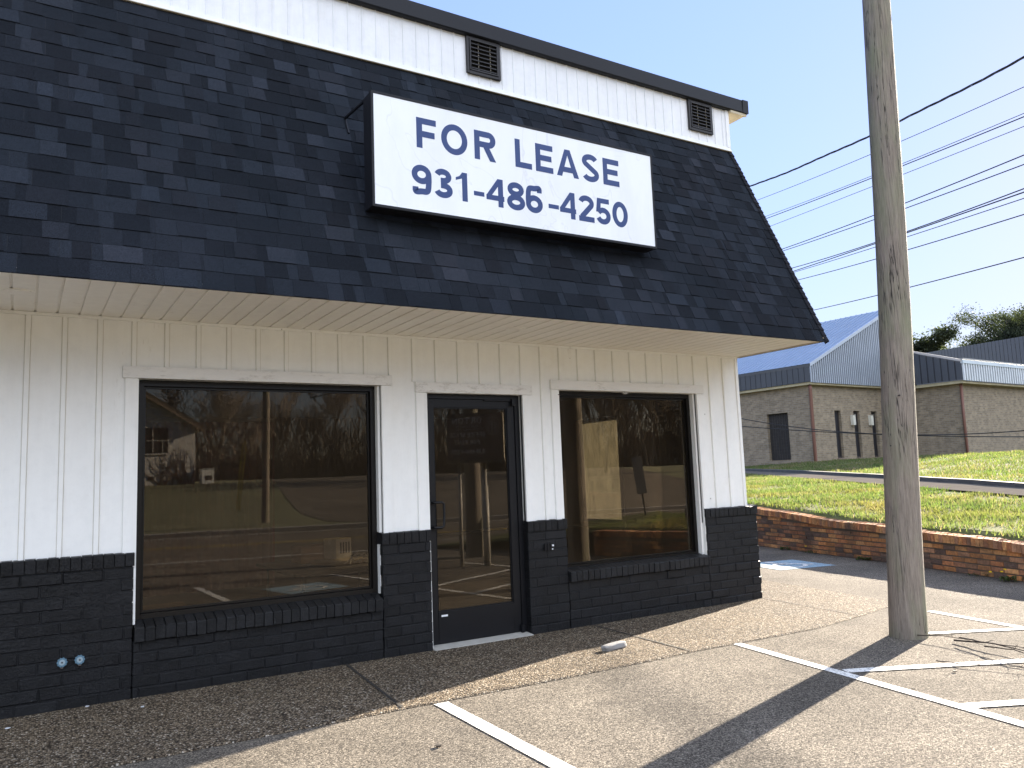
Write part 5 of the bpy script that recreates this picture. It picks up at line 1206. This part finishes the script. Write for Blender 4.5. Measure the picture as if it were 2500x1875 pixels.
# white car parked far off
CR = thing('parked_car', 'white estate car parked beyond the lawn, tiny in the right window reflection', 'car', (59.5, -58, 1.9)); CR.rotation_euler = (0, 0, R(28))
m = MB(); m.prism([(-2.35, .35), (-2.3, .95), (-1.95, 1.02), (-1.55, 1.62), (-1.3, 1.70), (.45, 1.70), (1.15, 1.08), (2.15, .95), (2.35, .75), (2.35, .35)], -.92, .92, 'y', 0, (.75, .76, .78)); m.build('body', M_METC, CR, bevel=.04)
m = MB(); m.prism([(-1.75, 1.06), (-1.45, 1.56), (-.55, 1.56), (-.55, 1.06)], .921, .93, 'y', 0, (.02, .02, .025)); m.prism([(-.45, 1.06), (-.45, 1.56), (.38, 1.56), (.95, 1.06)], .921, .93, 'y', 0, (.02, .02, .025)); m.build('side_glass', M_METC, CR)
for wx in (-1.5, 1.5):
    for wy in (-.86, .86): m = MB(); m.tube([(wx, wy-.11, .35), (wx, wy+.11, .35)], .36, 16, 0, (.02, .02, .02)); wh = m.build('wheel', M_COL, CR); m = MB(); m.tube([(wx, wy-.12, .35), (wx, wy+.12, .35)], .2, 10, 0, (.4, .4, .4)); m.build('rim', M_METC, wh)
for ly in (-.75, .75): m = MB(); m.box(-2.36, -2.30, ly-.1, ly+.1, .7, 1.0, 0, (.5, .03, .03)); m.build('tail_light', M_METC, CR)
# small shed far right
GH = thing('white_garage', 'white garage with a dark doorway among the trees, tiny in the right window reflection', 'garage', (70, -56, 1.8)); GH.rotation_euler = (0, 0, R(20))
m = MB(); m.prism([(-3, 0), (3, 0), (3, 2.6), (0, 3.7), (-3, 2.6)], -6, 0, 'y', 0, (.5, .5, .52)); m.build('wall', M_COL, GH); m = MB(); m.box(-1.6, 1.2, .005, .05, 0, 2.2, 0, (.04, .04, .05)); m.build('doorway', M_COL, GH)
# bare winter trees: three shapes, copied
def bare(seed, h):
    rg = random.Random(seed); tm = MB(); 
    def br(p, d, l, r, lev):
        n = 4 if lev < 2 else 3; pts = [p]
        for i in range(n): d = (d+Vector((rg.uniform(-1, 1), rg.uniform(-1, 1), rg.uniform(-.2, .7)))*.17).normalized(); pts.append(pts[-1]+d*l/n)
        tm.tube(pts, [max(r*(1-.55*i/n), .012) for i in range(n+1)], 5 if lev == 0 else 3, 0, (.19, .16, .13) if lev < 2 else (.24, .20, .165), cap=False)
        if lev < 4:
            for k in range((8, 6, 5, 4)[lev]):
                f = rg.uniform(.35, .98); i = min(int(f*n), n-1); q = pts[i].lerp(pts[i+1], f*n-i); a = rg.uniform(0, 6.28)
                br(q, (Vector((math.cos(a), math.sin(a), 0))*rg.uniform(.4, .8)+d*.75+Vector((0, 0, .25))).normalized(), l*rg.uniform(.42, .62), r*.45, lev+1)
    br(Vector((0, 0, 0)), Vector((0, 0, 1)), h*.62, h*.0125, 0); return tm
proto = []
for sd_i in range(3):
    T_ = thing('bare_tree', 'x', 'tree', (0, 0, 0), 'bare winter trees across the street'); bo_ = bare(40+sd_i, 10); bo_.build('trunk', M_TWIG, T_); proto.append(T_)
spots = []; rg = random.Random(9)
for i in range(78):
    x = 6+i*1.15+rg.uniform(-1, 1); y = -68+.28*x+rg.uniform(-7, 6) if x < 40 else -62+.25*(x-10)+rg.uniform(-7, 6); spots.append((x, y, rg.uniform(.55, 1.0)*(1+max(0, x-22)*.014)))
spots += [(31, -33, .95), (38, -30, 1.1), (45, -28, 1.15), (52, -34, 1.2), (-6, -70, 1.0), (-12, -66, 1.1)]
for i, (x, y, s_) in enumerate(spots):
    src = proto[i % 3]
    if i < 3: o = src
    else:
        o = src.copy(); COL.objects.link(o)
        for ch in [c for c in src.children]: c = ch.copy(); COL.objects.link(c); c.parent = o
    d = road_d(x, y)-RWID; o.location = (x, y, lawn_z(max(d, 0))-.1); o.scale = (s_, s_, s_); o.rotation_euler = (0, 0, rg.uniform(0, 6.28))
    o['label'] = 'bare brown winter tree in the belt of woodland across the street'
# the woodland mass behind and between them
m = MB(); rg = random.Random(12)
for i in range(52000):
    x = rg.uniform(-25, 115); y = (-74 if x < 40 else -70)+.26*x+rg.uniform(-9, 5); hh = (4.5+2.2*noise.noise(Vector((x*.22, 0, 5)))+rg.uniform(-1.5, 1.5))*(1+max(0, x-20)*.018); z0 = 1.4+hh*rg.random()**1.5
    a = rg.uniform(0, 6.28); l = rg.uniform(.6, 2.2); t_ = Vector((math.cos(a)*.5, math.sin(a)*.5, rg.uniform(.2, 1))).normalized(); p = Vector((x, y, z0)); w = Vector((-t_.y, t_.x, .1)).normalized()*rg.uniform(.015, .07); k = rg.uniform(.6, 1.5)
    m.face([p-w, p+w, p+t_*l+w*.3, p+t_*l-w*.3], 0, (.24*k, .19*k, .145*k))
for i in range(70):   # undergrowth mounds so nothing shows through low down
    x0 = -28+i*2.1; y0 = (-80 if x0 < 40 else -76)+.26*x0; hh = (2.0+.9*noise.noise(Vector((i*.4, 0, 0))))*(1+max(0, x0-20)*.014)
    m.mesh([(x0, y0, 1), (x0+2.1, y0+.5, 1), (x0+2.1, y0+.4, hh+1.6), (x0+1, y0, hh+2.4+rg.uniform(-.6, .6)), (x0, y0, hh+1.7), (x0, y0-3, 1), (x0+2.1, y0-2.5, 1)], [(0, 1, 2, 3, 4), (5, 6, 2, 3, 4)], 0, (.34, .27, .20))
tag(m.build('woodland', M_TWIG), 'brown leafless woodland mass behind the bare trees across the street', 'woodland', None, 'stuff')
